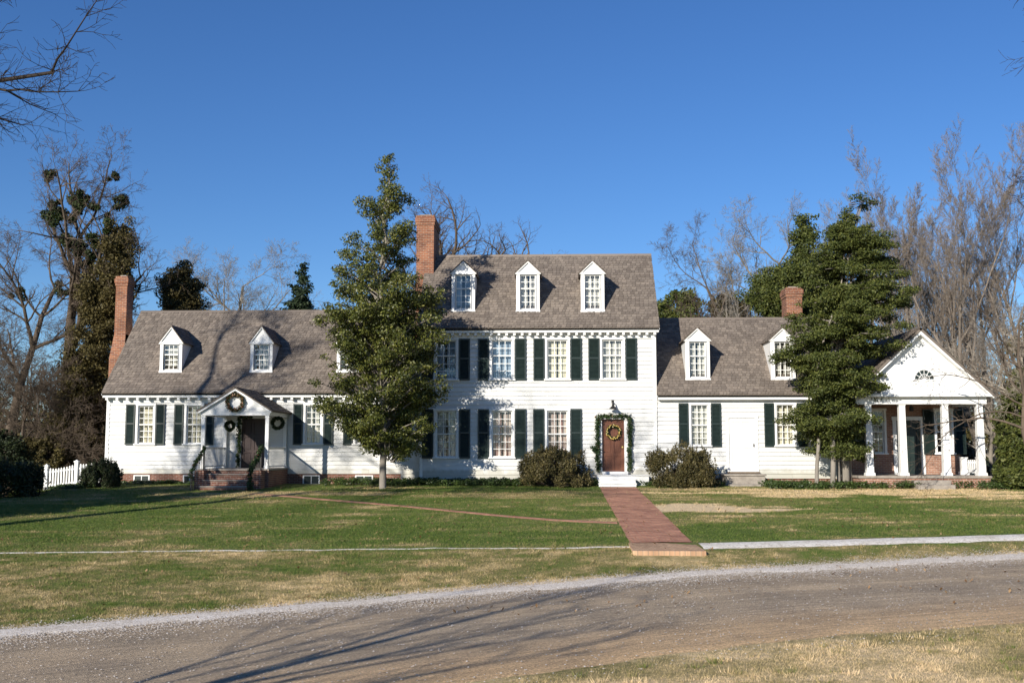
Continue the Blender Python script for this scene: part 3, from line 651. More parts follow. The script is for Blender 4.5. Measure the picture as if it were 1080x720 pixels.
# ---- dormers
def dormer(px, py_bot, py_eave, py_peak, ye, ze, yr, zr, wpx, curtain):
    m = (zr - ze) / (yr - ye); wd = wpx / 26.6
    # front plane where the roof surface is at the height seen at py_bot
    Y = ye
    for _ in range(40):
        z = PZ(py_bot, Y, px); Y = ye + (z - ze) / m
    Yf = Y - .02; x = PX(px, Yf, (py_bot + py_eave) / 2); zb = PZ(py_bot, Yf, px) - .03; zt = PZ(py_eave, Yf, px); zpk = PZ(py_peak, Yf, px)
    x0, x1 = x - wd / 2, x + wd / 2
    yroof = lambda z: ye + (z - ze) / m
    b = MB()
    # cheeks
    for xs, d in ((x0, -1), (x1, 1)):
        o = 0 if d < 0 else -.04
        b.prism([(xs + o, Yf + .08, zb), (xs + o, Yf + .08, zt), (xs + o, yroof(zt) + .05, zt)], (.04, 0, 0))
    # front frame around the opening
    ww = wd * .70; wz0 = zb + .10; wz1 = zt - .06
    b.box(x0 - .01, x - ww / 2, Yf, Yf + .09, zb, zt); b.box(x + ww / 2, x1 + .01, Yf, Yf + .09, zb, zt)
    b.box(x - ww / 2, x + ww / 2, Yf, Yf + .09, zb, wz0); b.box(x - ww / 2, x + ww / 2, Yf, Yf + .09, wz1, zt)
    b.box(x0 - .03, x1 + .03, Yf - .03, Yf + .0, zb - .01, zb + .07)
    b.prism([(x0 - .03, Yf, zt), (x1 + .03, Yf, zt), (x, Yf, zpk - .05)], (0, .09, 0))
    b.box(x0 - .07, x1 + .07, Yf - .05, Yf - .0, zt - .045, zt + .03)
    # raking boards
    hw = wd / 2 + .07; sl = Vector((hw, 0, zpk - zt)).length
    for sgn in (-1, 1):
        b.prism([(x + sgn * hw, Yf - .06, zt - .0), (x, Yf - .06, zpk - .02), (x, Yf - .06, zpk - .10), (x + sgn * (hw - .05), Yf - .06, zt - .03)][:: (1 if sgn > 0 else -1)], (0, .059, 0))
    dm = b.build('dormer', M['trim'], H)
    r = MB()
    for sgn in (-1, 1):
        a = Vector((x + sgn * (hw + .02), Yf - .07, zt - .01)); c = Vector((x, Yf - .07, zpk)); S = (c - a); L = S.length; S = S / L
        NN = Vector((sgn * abs(S.z), 0, abs(S.x)))
        def lim(s, a=a, S=S): return (0, yroof((a + S * s).z) - a.y + .03)
        ya, yc = yroof(a.z) + .03, yroof(c.z) + .03
        r.add([a, (a.x, ya, a.z), (c.x, yc, c.z), c, a + NN * -.03, c + NN * -.03, Vector((a.x, ya, a.z)) - NN * .03, Vector((c.x, yc, c.z)) - NN * .03], [(0, 1, 2, 3), (0, 3, 5, 4), (4, 5, 7, 6), (0, 4, 6, 1)])
        shingles(r, a, (0, 1, 0), S, NN, L, lim, .16, .17)
    r.prism([(x - .05, Yf - .08, zpk - .045), (x + .05, Yf - .08, zpk - .045), (x, Yf - .08, zpk + .035)], (0, yroof(zpk) - Yf + .1, 0))
    r.build('dormer_roof', M['shingle'], dm)
    window(x, wz0, wz1, ww, Yf + .01, 3, 2, 3, .6, curtain, 0, None, False, .001, parent=dm)
A = (-.35, ZE_M, *MR)
for px, c in ((488.6, 'curtain_sky_tint'), (556.8, 'curtain_grey'), (625, 'curtain_grey')): dormer(px, 328, 288, 274.5, *A, 24.2, c)
A = (-.05, ZE_L, *LR)
for px in (180.2, 275.6, 367): dormer(px, 392, 361.5, 343.5, *A, 23.5, 'curtain_grey')
A = (-.33, ZE_R, *RR)
for px in (735.8, 825.8): dormer(px, 400, 358.5, 345, *A, 24.8, 'curtain_grey')

# ---- chimneys
def chimney(x0, x1, y0, y1, z0, z1, label, shoulder=None, mat='brick_chimney'):
    c = MB(); c.box(x0, x1, y0, y1, z0, z1 - .42)
    c.box(x0 - .03, x1 + .03, y0 - .03, y1 + .03, z1 - .42, z1 - .30); c.box(x0 - .055, x1 + .055, y0 - .055, y1 + .055, z1 - .30, z1 - .10)
    c.box(x0 - .02, x1 + .02, y0 - .02, y1 + .02, z1 - .10, z1)
    if shoulder:
        zs, w, zw = shoulder
        c.prism([(x0 - w, y0 - .3, zw), (x1 + .05, y0 - .3, zw), (x1 + .05, y0 - .02, zs), (x0 - .01, y0 - .02, zs)], (0, y1 - y0 + .6, 0)) if False else None
        c.add([(x0 - w, y0 - w, zw), (x1, y0 - w, zw), (x1, y1 + w, zw), (x0 - w, y1 + w, zw), (x0, y0, zs), (x1, y0, zs), (x1, y1, zs), (x0, y1, zs)],
              [(4, 5, 6, 7), (0, 1, 5, 4), (1, 2, 6, 5), (2, 3, 7, 6), (3, 0, 4, 7)])
        c.box(x0 - w, x1, y0 - w, y1 + w, -.5, zw - .001)
    o = c.build('chimney', M[mat], H, .01); tag(o, label)
    p = MB(); p.box(x0 + .12, x1 - .12, y0 + .15, y1 - .15, z1 + .001, z1 + .06); p.build('flue', M['stone'], o)
chimney(PX(439, 1.9, 255), PX(457.5, 1.9, 255), 1.95, 3.9, 4.0, PZ(227, 1.95, 450), 'tall brick chimney at the left end of the centre block')
chimney(PX(121.5, 3.2, 310), PX(133.5, 3.2, 310), 3.25, 3.95, 3, PZ(291, 3.2, 128), 'slender brick chimney at the far end of the left wing', (PZ(352, 3.2, 128), .13, PZ(378, 3.2, 128)))
chimney(PX(829.5, 4.3, 315), PX(846, 4.3, 315), 4.3, 5.3, 3, PZ(303, 4.3, 838), 'squat brick chimney behind the roof of the right wing')

# ---- entry porch of the left wing
def lattice(mb, p0, p1, z0, z1):
    p0 = Vector((*p0, 0)); p1 = Vector((*p1, 0)); L = (p1 - p0).length; u = (p1 - p0) / L; h = z1 - z0; st = .11
    mb.bar(p0 + Vector((0, 0, z1)), p1 + Vector((0, 0, z1)), .06, .05); mb.bar(p0 + Vector((0, 0, z0)), p1 + Vector((0, 0, z0)), .05, .05)
    n = int((L + h) / st)
    for i in range(n + 1):
        for sg in (1, -1):
            s = i * st - (h if sg > 0 else 0); a, b = s, s + sg * h; za, zb = z0, z1
            lo, hi = 0, L
            pts = []
            for t in (0, 1): pts.append((a + (b - a) * t, za + (zb - za) * t))
            (xa, ya), (xb, yb) = pts
            def clip(x0_, y0_, x1_, y1_):
                if x0_ > x1_: x0_, y0_, x1_, y1_ = x1_, y1_, x0_, y0_
                if x1_ <= lo or x0_ >= hi: return None
                k = (y1_ - y0_) / (x1_ - x0_)
                if x0_ < lo: y0_ += k * (lo - x0_); x0_ = lo
                if x1_ > hi: y1_ -= k * (x1_ - hi); x1_ = hi
                return x0_, y0_, x1_, y1_
            c = clip(xa, ya, xb, yb)
            if c and c[2] - c[0] > .02: mb.bar(p0 + u * c[0] + Vector((0, 0, c[1])), p0 + u * c[2] + Vector((0, 0, c[3])), .012, .022)
YP = -2.55
px0, px1 = PX(211, YP), PX(283, YP); pcx = PX(247.3, YP); pz = PZ(494.5, YP); ze = PZ(437.5, YP); zpk = PZ(408, YP); zev = PZ(432, YP)
hw = (PX(286.5, YP) - PX(208.5, YP)) / 2
pf = MB(); pf.box(px0 - .03, px1 + .03, YP, YL - .03, -.5, pz - .07); o = pf.build('porch_base', M['brick'], H)
pf = MB(); pf.box(px0 - .07, px1 + .07, YP - .04, YL - .03, pz - .065, pz); pf.build('porch_floor', M['stone'], H, .01)
for x in (px0 + .08, px1 - .08):
    for y, nm in ((YP + .1, 'porch_post'), (YL - .12, 'porch_post')):
        c = MB(); c.box(x - .065, x + .065, y - .065, y + .065, pz, ze); c.box(x - .085, x + .085, y - .085, y + .085, pz + .001, pz + .12); c.box(x - .08, x + .08, y - .08, y + .08, ze - .09, ze - .03); c.build(nm, M['trim'], H, .006)
bm_ = MB(); bm_.box(px0 - .02, px1 + .02, YP, YP + .17, ze, zev + .05)
bm_.box(px0 - .02, px0 + .15, YP + .17, YL - .03, ze, zev + .05); bm_.box(px1 - .15, px1 + .02, YP + .17, YL - .03, ze, zev + .05)
bm_.prism([(px0 - .02, YP + .01, zev + .05), (px1 + .02, YP + .01, zev + .05), (pcx, YP + .01, zpk - .06)], (0, .1, 0))
bm_.prism([(px0 - .02, YL - .1, zev + .05), (px1 + .02, YL - .1, zev + .05), (pcx, YL - .1, zpk - .06)], (0, .05, 0))
for sgn in (-1, 1):
    q = [(pcx + sgn * hw, YP - .12, zev - .02), (pcx, YP - .12, zpk), (pcx, YP - .12, zpk - .12), (pcx + sgn * (hw - .02), YP - .12, zev - .12)]
    bm_.prism(q, (0, .12, 0))
bm_.build('porch_pediment', M['trim'], H, .004)
cl = MB(); cl.box(px0 + .15, px1 - .15, YP + .17, YL - .04, zev - .02, zev + .0); cl.build('porch_ceiling', M['trim'], H)
r = MB()
for sgn in (-1, 1):
    a = Vector((pcx + sgn * (hw + .04), YP - .14, zev - .02)); c = Vector((pcx, YP - .14, zpk + .02)); S = c - a; L = S.length; S = S / L; NN = Vector((sgn * abs(S.z), 0, abs(S.x)))
    d = Vector((0, YL + .3 - YP, 0)); r.add([a, a + d, c + d, c, a - NN * .05, a + d - NN * .05, c + d - NN * .05, c - NN * .05], [(0, 1, 2, 3), (4, 7, 6, 5), (0, 3, 7, 4), (0, 4, 5, 1)])
    shingles(r, a, (0, 1, 0), S, NN, L, lambda s: (0, YL + .3 - YP), .16, .17)
r.build('porch_roof', M['shingle'], H)
lt = MB(); lattice(lt, (px0 + .08, YP + .17), (px0 + .08, YL - .19), pz + .08, pz + .78); lt.build('porch_railing', M['trim'], H)
lt = MB(); lattice(lt, (px1 - .08, YP + .17), (px1 - .08, YL - .19), pz + .08, pz + .78); lt.build('porch_railing', M['trim'], H)
# brick steps of the entry porch
bs = MB(); sxa, sxb = PX(214, YP - .8), PX(264, YP - .8); gzp = -.32; n = 4; rise = (pz - gzp) / n
for i in range(1, n): bs.box(sxa, sxb, YP - .05 - .36 * i, YP - .045 - .36 * (i - 1) - .0, -.7, pz - rise * i)
bs.box(sxa - .36, sxa - .003, YP - .6, YP - .045, -.7, pz - .05); bs.box(sxb + .003, sxb + .36, YP - .6, YP - .045, -.7, pz - .05)
tag(bs.build('porch_steps', M['brick'], H, .01), 'worn brick steps up to the left entry porch')
tr = MB()
for i in range(1, n): tr.box(sxa - .01, sxb - .003 + .01, YP - .07 - .36 * i, YP - .05 - .36 * (i - 1), pz - rise * i + .002, pz - rise * i + .05)
tr.build('step_treads', M['stone'], H, .01)
# dark red door behind the porch, its colour deepened to paint in the porch shade
ddx0, ddx1 = PX(255, YL), PX(279.5, YL); ddz1 = PZ(441, YL)
dd = panel_door(ddx0, ddx1, pz, ddz1, YL - .065, M['shade_dark_door'], label='dark red door under the entry porch, porch shade painted into its colour')
s = MB(); s.box(ddx0 - .14, ddx0, YL - .09, YL - .0, pz, ddz1); s.box(ddx1, ddx1 + .14, YL - .09, YL, pz, ddz1); s.box(ddx0 - .16, ddx1 + .16, YL - .1, YL, ddz1, ddz1 + .12); s.build('door_surround', M['trim'], H)
# iron handrails
RAILS = []
for x in (sxa - .18, sxb + .2):
    hr = MB(); top = Vector((x, YP - .02, pz + .82)); bot = Vector((x, YP - 1.45, gzp + .80))
    hr.bar(top, bot, .035, .03); hr.bar((x, YP - 1.45, gzp - .2), bot + Vector((0, 0, .03)), .04, .04); hr.bar((x, YP - .1, pz - .05), (x, YP - .1, pz + .84), .035, .035)
    for i in range(1, 8):
        t = i / 8; q = top.lerp(bot, t); zb_ = (pz - .05 if q.y > YP - .6 else gzp); hr.bar((x, q.y, zb_ - .05), (x, q.y, q.z), .014, .014)
    c = [bot + Vector((0, -.12 * math.sin(a), -.10 + .10 * math.cos(a))) for a in np.linspace(0, 4.2, 9)]
    for a_, b_ in zip(c[:-1], c[1:]): hr.bar(a_, b_, .025, .025)
    hr.build('handrail', M['black'], H); RAILS.append((top, bot))

# ---- pavilion with columned porch at the right end
YV = -2.4
va, vb = P(898, 420, YV - .3).x, P(1050.5, 420, YV - .3).x; vcx = (va + vb) / 2; vz = PZ(501.5, YV, 975); vbt = PZ(426, YV, 975); vbe = PZ(418.5, YV, 975); vpk = PZ(346, YV - .3, 974)
vh = (vb - va) / 2
YB = 0.1    # brick wall behind the porch
VD = 5.4
pb = MB(); pb.box(va + .25, vb - .25, YV - .12, YB, -.6, vz - .09); pb.build('porch_base', M['brick_pale'], H)
pb = MB(); pb.box(va + .2, vb - .2, YV - .17, YB, vz - .085, vz); pb.build('porch_floor', M['stone'], H, .01)
for i in (0, 1, 2, 3):
    x = P((917.5, 953.3, 998.8, 1035.5)[i], 490, YV + .1).x; c = MB(); y = YV + .16
    c.frustum(x, y, vz + .11, vbt - .05, .128, .108); c.frustum(x, y, vz, vz + .11, .165, .155); c.frustum(x, y, vbt - .05, vbt, .125, .13)
    c.build('column', M['trim'], H, .006)
bp = MB()
bp.box(va + .22, vb - .22, YV - .02, YV + .34, vbt, vbe - .01)
bp.box(va + .22, va + .55, YV + .34, YB, vbt, vbe - .01); bp.box(vb - .55, vb - .22, YV + .34, YB, vbt, vbe - .01)
bp.box(va + .03, vb - .03, YV - .26, YV + .4, vbe, vbe + .10)
# pediment face with a half-round fanlight opening (fan of quads around it)
fx = P(975, 399, YV).x; fz = PZ(400, YV, 975); fr_ = .36; yf = YV + .0
apex = Vector((vcx, yf, vpk - .08)); bl = Vector((va + .1, yf, vbe + .08)); brr = Vector((vb - .1, yf, vbe + .08))
outer = []; inner = []
nn = 24
for i in range(nn + 1):
    a = math.pi * i / nn; dx, dz = math.cos(a), math.sin(a); inner.append(Vector((fx + fr_ * dx, yf, fz + fr_ * dz)))
    # ray to the raking edges
    best = 99
    for p, q in ((brr, apex), (apex, bl)):
        e = q - p; den = dx * e.z - dz * e.x
        if abs(den) < 1e-6: continue
        t = ((p.x - fx) * e.z - (p.z - fz) * e.x) / den
        if t > 0: best = min(best, t)
    outer.append(Vector((fx + best * dx, yf, fz + best * dz)))
for i in range(nn): bp.add([inner[i], outer[i], outer[i + 1], inner[i + 1]], [(0, 3, 2, 1)])
bp.add([bl, brr, outer[0], outer[-1]], [(0, 1, 2, 3)])
bp.add([(apex.x - .3, yf + .004, apex.z - .32), (apex.x + .3, yf + .004, apex.z - .32), (apex.x, yf + .004, apex.z)], [(0, 1, 2)])
for sgn in (-1, 1):
    bp.prism([(vcx + sgn * vh, YV - .27, vbe + .02), (vcx, YV - .27, vpk), (vcx, YV - .27, vpk - .22), (vcx + sgn * (vh - .06), YV - .27, vbe - .06)], (0, .26, 0))
bp.build('pediment', M['trim'], H, .004)
fg = MB(); fg.prism([v + Vector((0, .05, 0)) for v in inner], (0, .02, 0)); fo = fg.build('fanlight', M['shutter'], H)
fm = MB()
for a in np.linspace(0, math.pi, 7): fm.bar((fx, yf + .02, fz), (fx + fr_ * math.cos(a), yf + .02, fz + fr_ * math.sin(a)), .018, .02)
for rr in (.19, .35):
    pts = [(fx + rr * math.cos(a), yf + .02, fz + rr * math.sin(a)) for a in np.linspace(0, math.pi, 17)]
    for a_, b_ in zip(pts[:-1], pts[1:]): fm.bar(a_, b_, .02, .02)
fm.box(fx - fr_ - .04, fx + fr_ + .04, yf - .03, yf + .0, fz - .05, fz); fm.build('fanlight_bars', M['trim'], fo)
r = MB()
for sgn in (-1, 1):
    a = Vector((vcx + sgn * (vh + .03), YV - .3, vbe + .02)); c = Vector((vcx, YV - .3, vpk + .02)); S = c - a; L = S.length; S = S / L; NN = Vector((sgn * abs(S.z), 0, abs(S.x)))
    d = Vector((0, VD - YV, 0)); r.add([a, a + d, c + d, c, a - NN * .08, a + d - NN * .08, c + d - NN * .08, c - NN * .08], [(0, 1, 2, 3), (4, 7, 6, 5), (0, 3, 7, 4), (0, 4, 5, 1), (1, 5, 6, 2)])
    shingles(r, a, (0, 1, 0), S, NN, L, lambda s: (0, VD - YV))
tag(r.build('roof', M['shingle'], H), 'shingle roof of the columned pavilion')
cl = MB(); cl.box(va + .5, vb - .5, YV + .3, YB, vbe - .06, vbe - .02); cl.build('porch_ceiling', M['ceiling'], H)
# brick wall with openings
def wall_with_holes(mb, x0, x1, z0, z1, y, t, holes):
    xs = sorted({x0, x1, *[h for q in holes for h in q[:2]]}); zs = sorted({z0, z1, *[h for q in holes for h in q[2:]]})
    for a, b in zip(xs[:-1], xs[1:]):
        for c, d in zip(zs[:-1], zs[1:]):
            if any(h[0] <= a and b <= h[1] and h[2] <= c and d <= h[3] for h in holes): continue
            mb.add([(a, y, c), (b, y, c), (b, y, d), (a, y, d)], [(0, 1, 2, 3)])
            mb.add([(a, y + t, c), (b, y + t, c), (b, y + t, d), (a, y + t, d)], [(0, 3, 2, 1)])
wz0, wz1 = PZ(477.5, YB, 1000), PZ(433, YB, 1000)
w1 = (PX(988.5, YB), PX(1004, YB)); vdr = (PX(946, YB), PX(971.5, YB)); vdz = PZ(443, YB, 960); w0x = (PX(931, YB), PX(941, YB))
bw = MB(); wall_with_holes(bw, va + .3, vb - .3, -.3, vbe, YB, .2, [(w1[0], w1[1], wz0, wz1), (vdr[0], vdr[1], vz, vdz), (PX(917, YB), PX(933, YB), wz0, wz1)])
bw.box(va + .3, va + .5, YB + .2, VD - .3, -.3, vbe); bw.box(vb - .5, vb - .3, YB + .2, VD - .3, -.3, vbe); bw.box(va + .3, vb - .3, VD - .5, VD - .3, -.3, vbe)
tag(bw.build('wall', M['brick_pale'], H), 'pale brick wall behind the pavilion columns')
window((w1[0] + w1[1]) / 2, wz0, wz1, w1[1] - w1[0], YB, 3, 3, 3, .5, None, .42)
window((PX(917, YB) + PX(933, YB)) / 2, wz0, wz1, PX(933, YB) - PX(917, YB), YB, 3, 3, 3, .5, None, .42, sh=(1, 0))
dv = MB(); mid = vdr[0] + (vdr[1] - vdr[0]) * .5; dv.box(vdr[0] + .02, vdr[1] - .02, YB + .10, YB + .14, vz, vdz - .02)
dv.box(vdr[0] + .02, vdr[1] - .02, YB + .06, YB + .098, vz, vz + .25); dv.box(mid - .05, mid + .05, YB + .06, YB + .098, vz + .25, vdz - .12)
for a, b in ((vdr[0] + .02, vdr[0] + .12), (vdr[1] - .12, vdr[1] - .02)): dv.box(a, b, YB + .06, YB + .098, vz + .25, vdz - .12)
dv.box(vdr[0] + .02, vdr[1] - .02, YB + .06, YB + .098, vdz - .12, vdz - .02)
tag(dv.build('door', M['shutter'], H), 'dark double door behind the pavilion columns')
s = MB(); s.box(vdr[0] - .14, vdr[0], YB - .05, YB + .1, vz, vdz); s.box(vdr[1], vdr[1] + .14, YB - .05, YB + .1, vz, vdz); s.box(vdr[0] - .17, vdr[1] + .17, YB - .06, YB + .1, vdz, vdz + .14); s.build('door_surround', M['trim'], H)
ln = MB(); lx = PX(963, -1.2); lz = PZ(433, -1.2, 963); ln.lathe(lx, -1.2, [(.01, lz + .42), (.012, lz + .2), (.07, lz + .15), (.09, lz), (.05, lz - .02)], 8); ln.build('hanging_lantern', M['black'], H)
vs_ = MB(); a, b = P(964, 510, YV - .5).x, P(1003, 510, YV - .5).x; zg = -.14
for i, yy in ((1, YV - .55), (2, YV - .95)): vs_.box(a, b, yy, YV - .175 if i == 1 else YV - .553, -.4, vz - (vz - zg) * i / 3)
vs_.build('stone_steps', M['stone'], H, .02)
# low white posts and picket gate at the end of the pavilion porch
for px in (1014.5, 1031.5):
    c = MB(); x = PX(px, YB - .8); c.frustum(x, YB - .9, vz, vz + .62, .11, .105); c.frustum(x, YB - .9, vz + .0, vz + .12, .15, .15); c.frustum(x, YB - .9, vz + .62, vz + .66, .13, .12); c.build('railing_post', M['trim'], H)
pk = MB(); a, b = PX(1017, YB - .8), PX(1031, YB - .8)
for i in range(7): x = a + (b - a) * (i + .5) / 7; pk.box(x - .022, x + .022, YB - .92, YB - .90, vz + .06, vz + .56)
pk.box(a, b, YB - .90, YB - .87, vz + .14, vz + .19); pk.box(a, b, YB - .90, YB - .87, vz + .44, vz + .49); pk.build('porch_railing', M['trim'], H)

# ------------------------------------------------------------------ fences
def picket_fence(p0, p1, h, mat, label, name='picket_fence', post_every=1.7, pw=.06, gap=.045, wave=.06, posts=True, postlab=None):
    p0 = Vector(p0); p1 = Vector(p1); L = (p1 - p0).xy.length; u = (p1 - p0); u.z = 0; u.normalize()
    F = empty(name, p0, label, 'fence'); mb = MB(); loc = lambda s, o, z: u * s + Vector((u.y, -u.x, 0)) * o + Vector((0, 0, z))
    gzf = lambda s: float(gz(*(p0 + u * s).xy)) - p0.z
    n = int(L / (pw + gap))
    for i in range(n):
        s = (i + .5) * L / n; zz = gzf(s); hh = h - wave * math.sin(math.pi * ((s / post_every) % 1)) + random.uniform(-.008, .008)
        q = [loc(s - pw / 2, .02, zz + .05), loc(s + pw / 2, .02, zz + .05), loc(s + pw / 2, .02, zz + hh - .04), loc(s, .02, zz + hh), loc(s - pw / 2, .02, zz + hh - .04)]
        mb.prism(q, loc(0, -.02, 0) - loc(0, 0, 0))
    mb.build('pickets', mat, F)
    rl = MB(); m = max(1, int(L / 1.5))
    for i in range(m):
        a, b = L * i / m, L * (i + 1) / m
        for hz in (.22, .8): rl.bar(loc(a, -.025, gzf(a) + h * hz), loc(b, -.025, gzf(b) + h * hz), .035, .07)
    rl.build('rails', mat, F)
    if posts:
        k = int(L / post_every) + 1
        for i in range(k):
            s = i * post_every; c = MB(); q = loc(s, .0, gzf(s)); c.frustum(q.x, q.y, q.z - .1, q.z + h + .06, .065, .065); c.frustum(q.x, q.y, q.z + h + .06, q.z + h + .10, .09, .09); c.frustum(q.x, q.y, q.z + h + .10, q.z + h + .15, .07, .01); c.build('post', mat, F)
    return F
a = P(48, 519, -.2); b = P(106, 515, -.2)
picket_fence((a.x, -.2, float(gz(a.x, -.2))), (b.x, -.2, float(gz(b.x, -.2))), .90, M['trim'], 'white picket fence closing the gap left of the house', post_every=1.2)
a = P(1041, 505, -1.5); b = P(1160, 505, -1.5)
picket_fence((a.x, -1.5, float(gz(a.x, -1.5))), (b.x, -1.5, float(gz(b.x, -1.5))), .62, M['black'], 'low dark picket fence right of the columned pavilion', wave=0, gap=.07, pw=.03, post_every=2.2)

# ------------------------------------------------------------------ plants
def tubes(segs, name, mat, parent):
    """segs: list of (p, q, r0, r1)"""
    a = np.array([s[0] for s in segs], float); b = np.array([s[1] for s in segs], float); r0 = np.array([s[2] for s in segs]); r1 = np.array([s[3] for s in segs])
    d = b - a; d /= np.maximum(np.linalg.norm(d, axis=1, keepdims=True), 1e-9)
    ref = np.where(np.abs(d[:, 2:3]) > .9, np.array([[1., 0, 0]]), np.array([[0, 0, 1.]]))
    u = np.cross(d, ref); u /= np.linalg.norm(u, axis=1, keepdims=True); v = np.cross(d, u)
    V = []; Fc = []; off = 0
    for lo, hi, k in ((.05, 99, 9), (.018, .05, 5), (-1, .018, 3)):
        m = (r0 > lo) & (r0 <= hi); n = int(m.sum())
        if not n: continue
        an = np.arange(k) * 2 * math.pi / k; ring = u[m][:, None] * np.cos(an)[None, :, None] + v[m][:, None] * np.sin(an)[None, :, None]
        vs = np.concatenate([a[m][:, None] + ring * r0[m][:, None, None], b[m][:, None] + ring * r1[m][:, None, None]], 1)
        V.append(vs.reshape(-1, 3)); i = np.arange(k); j = (i + 1) % k
        f = np.stack([i, j, j + k, i + k], 1)[None] + (np.arange(n) * 2 * k)[:, None, None] + off
        Fc.append(f.reshape(-1, 4)); off += n * 2 * k
    return np_mesh(name, np.concatenate(V), np.concatenate(Fc), 4, mat, parent, smooth=True)
def rdir(rng):
    return Vector((rng.gauss(0, 1), rng.gauss(0, 1), rng.gauss(0, 1))).normalized()
def grow(segs, rng, p, d, L, r, lvl, pr, tips=None):
    n = max(2, pr['n'][lvl]); sl = L / n; last = lvl >= len(pr['n']) - 1
    for i in range(n):
        d = (d + rdir(rng) * pr['wander'] * (1 + .3 * lvl) + Vector((0, 0, pr['up'][lvl]))).normalized()
        q = p + d * sl; f0 = 1 - (1 - pr['tip']) * i / n; f1 = 1 - (1 - pr['tip']) * (i + 1) / n
        ra, rb = max(r * f0, pr['rmin']), max(r * f1, pr['rmin'] * .8)
        segs.append((tuple(p), tuple(q), ra, rb)); p = q
        if not last and (i + 1) / n > pr['start'][lvl]:
            for _ in range(pr['kids'][lvl]):
                if rng.random() > pr.get('prob', .92): continue
                ax = d.cross(rdir(rng)).normalized(); ang = math.radians(rng.uniform(*pr['ang'][lvl])); cd_ = (Matrix.Rotation(ang, 3, ax) @ d).normalized()
                grow(segs, rng, p, cd_, L * pr['len'][lvl] * rng.uniform(.6, 1.15) * (1 - .35 * (i + 1) / n), rb * rng.uniform(.5, .75), lvl + 1, pr, tips)
    if tips is not None: tips.append((tuple(p), lvl))
OAK = dict(n=[6, 7, 6, 5, 3], wander=.16, up=[.02, .06, .05, .03, .02], tip=.3, rmin=.0055, start=[.35, .25, .2, .2, .2], kids=[2, 2, 3, 2], ang=[(30, 60), (30, 60), (30, 65), (30, 70)], len=[.62, .55, .5, .5])
VASE = dict(n=[6, 8, 6, 5, 3], wander=.09, up=[.04, .10, .10, .09, .05], tip=.25, rmin=.0055, start=[.1, .2, .15, .1, .1], kids=[2, 2, 2, 3], ang=[(14, 36), (20, 40), (24, 48), (26, 52)], len=[.95, .36, .42, .45])
BRUSH = dict(n=[4, 5, 5, 4], wander=.2, up=[.02, .02, -.02, -.03], tip=.35, rmin=.006, start=[.0, .1, .1, .1], kids=[3, 2, 2], ang=[(20, 60), (25, 60), (30, 60)], len=[.8, .55, .5])
ARCH = dict(n=[4, 8, 6, 4, 3], wander=.13, up=[.03, -.02, -.01, .0, .0], tip=.3, rmin=.006, start=[.2, .2, .15, .1, .1], kids=[3, 2, 2, 2], ang=[(35, 70), (25, 55), (25, 55), (30, 60)], len=[1.3, .5, .45, .5])
def bare_tree(px, py_top, Y, pr, seed, r, mat, label, lean=(0, 0, 1), name='bare_tree', frac=.55, X=None, height=None, group=None, mistle=0, trunklen=None):
    rng = random.Random(seed); X = PX(px, Y) if X is None else X; z = float(gz(X, Y)) - .1
    Hh = height or (PZ(py_top, Y, px if px is not None else 540) - z)
    segs = []; tips = []
    L = trunklen or Hh * frac
    grow(segs, rng, Vector((0, 0, 0)), Vector(lean).normalized(), L, r, 0, pr, tips)
    top = max(s[1][2] for s in segs); k = Hh / top
    segs = [(tuple(c * k for c in s[0]), tuple(c * k for c in s[1]), s[2] * k ** .5 if s[2] > .02 else s[2], s[3] * k ** .5 if s[3] > .02 else s[3]) for s in segs]
    T = empty(name, (X, Y, z), label, 'tree', group)
    tr = [s for s in segs if s[2] > .035]; tw = [s for s in segs if s[2] <= .035]
    if tr: tubes(tr, 'trunk', M[mat], T)
    if tw: tubes(tw, 'twigs', M[mat], T)
    if mistle:
        c = [s for s in segs if .012 < s[2] < .05 and s[1][2] > Hh * .62]; rng.shuffle(c)
        for s in c[:mistle]:
            q = s[1]; rad = rng.uniform(.16, .42); leaf_mesh([(tuple(q[k_] + rng.uniform(-.75, .75) * rad for k_ in range(3)), (rad * rng.uniform(.4, .8),) * 3, int(700 * rad * rad + 70)) for _ in range(5)], .10, M['mistletoe'], 'mistletoe', T, seed + int(rad * 999))
    return T, segs
def leaf_mesh(clumps, size, mat, name, parent, seed, upbias=.35, aspect=1.5, hollow=.0):
    """clumps: (centre, radii, count)"""
    rs = np.random.RandomState(seed % 100000)
    cs = np.concatenate([np.repeat(np.array(c, float)[None], n, 0) for c, r, n in clumps]); rr = np.concatenate([np.repeat(np.array(r, float)[None], n, 0) for c, r, n in clumps])
    n = len(cs); d = rs.normal(size=(n, 3)); d /= np.linalg.norm(d, axis=1, keepdims=True); rad = (hollow + (1 - hollow) * rs.rand(n, 1)) ** .5
    p = cs + d * rad * rr
    nr = d * .6 + rs.normal(size=(n, 3)) * .7 + np.array([[0, 0, upbias]]); nr /= np.linalg.norm(nr, axis=1, keepdims=True)
    t = np.cross(nr, rs.normal(size=(n, 3))); t /= np.linalg.norm(t, axis=1, keepdims=True); b = np.cross(nr, t)
    s = size * rs.uniform(.6, 1.3, (n, 1))
    v = np.stack([p - t * s * aspect * .5, p + b * s * .38 + nr * s * .08, p + t * s * aspect * .5, p - b * s * .38 + nr * s * .08], 1).reshape(-1, 3)
    f = (np.arange(n)[:, None] * 4 + np.arange(4)[None])
    return np_mesh(name, v, f, 4, mat, parent)
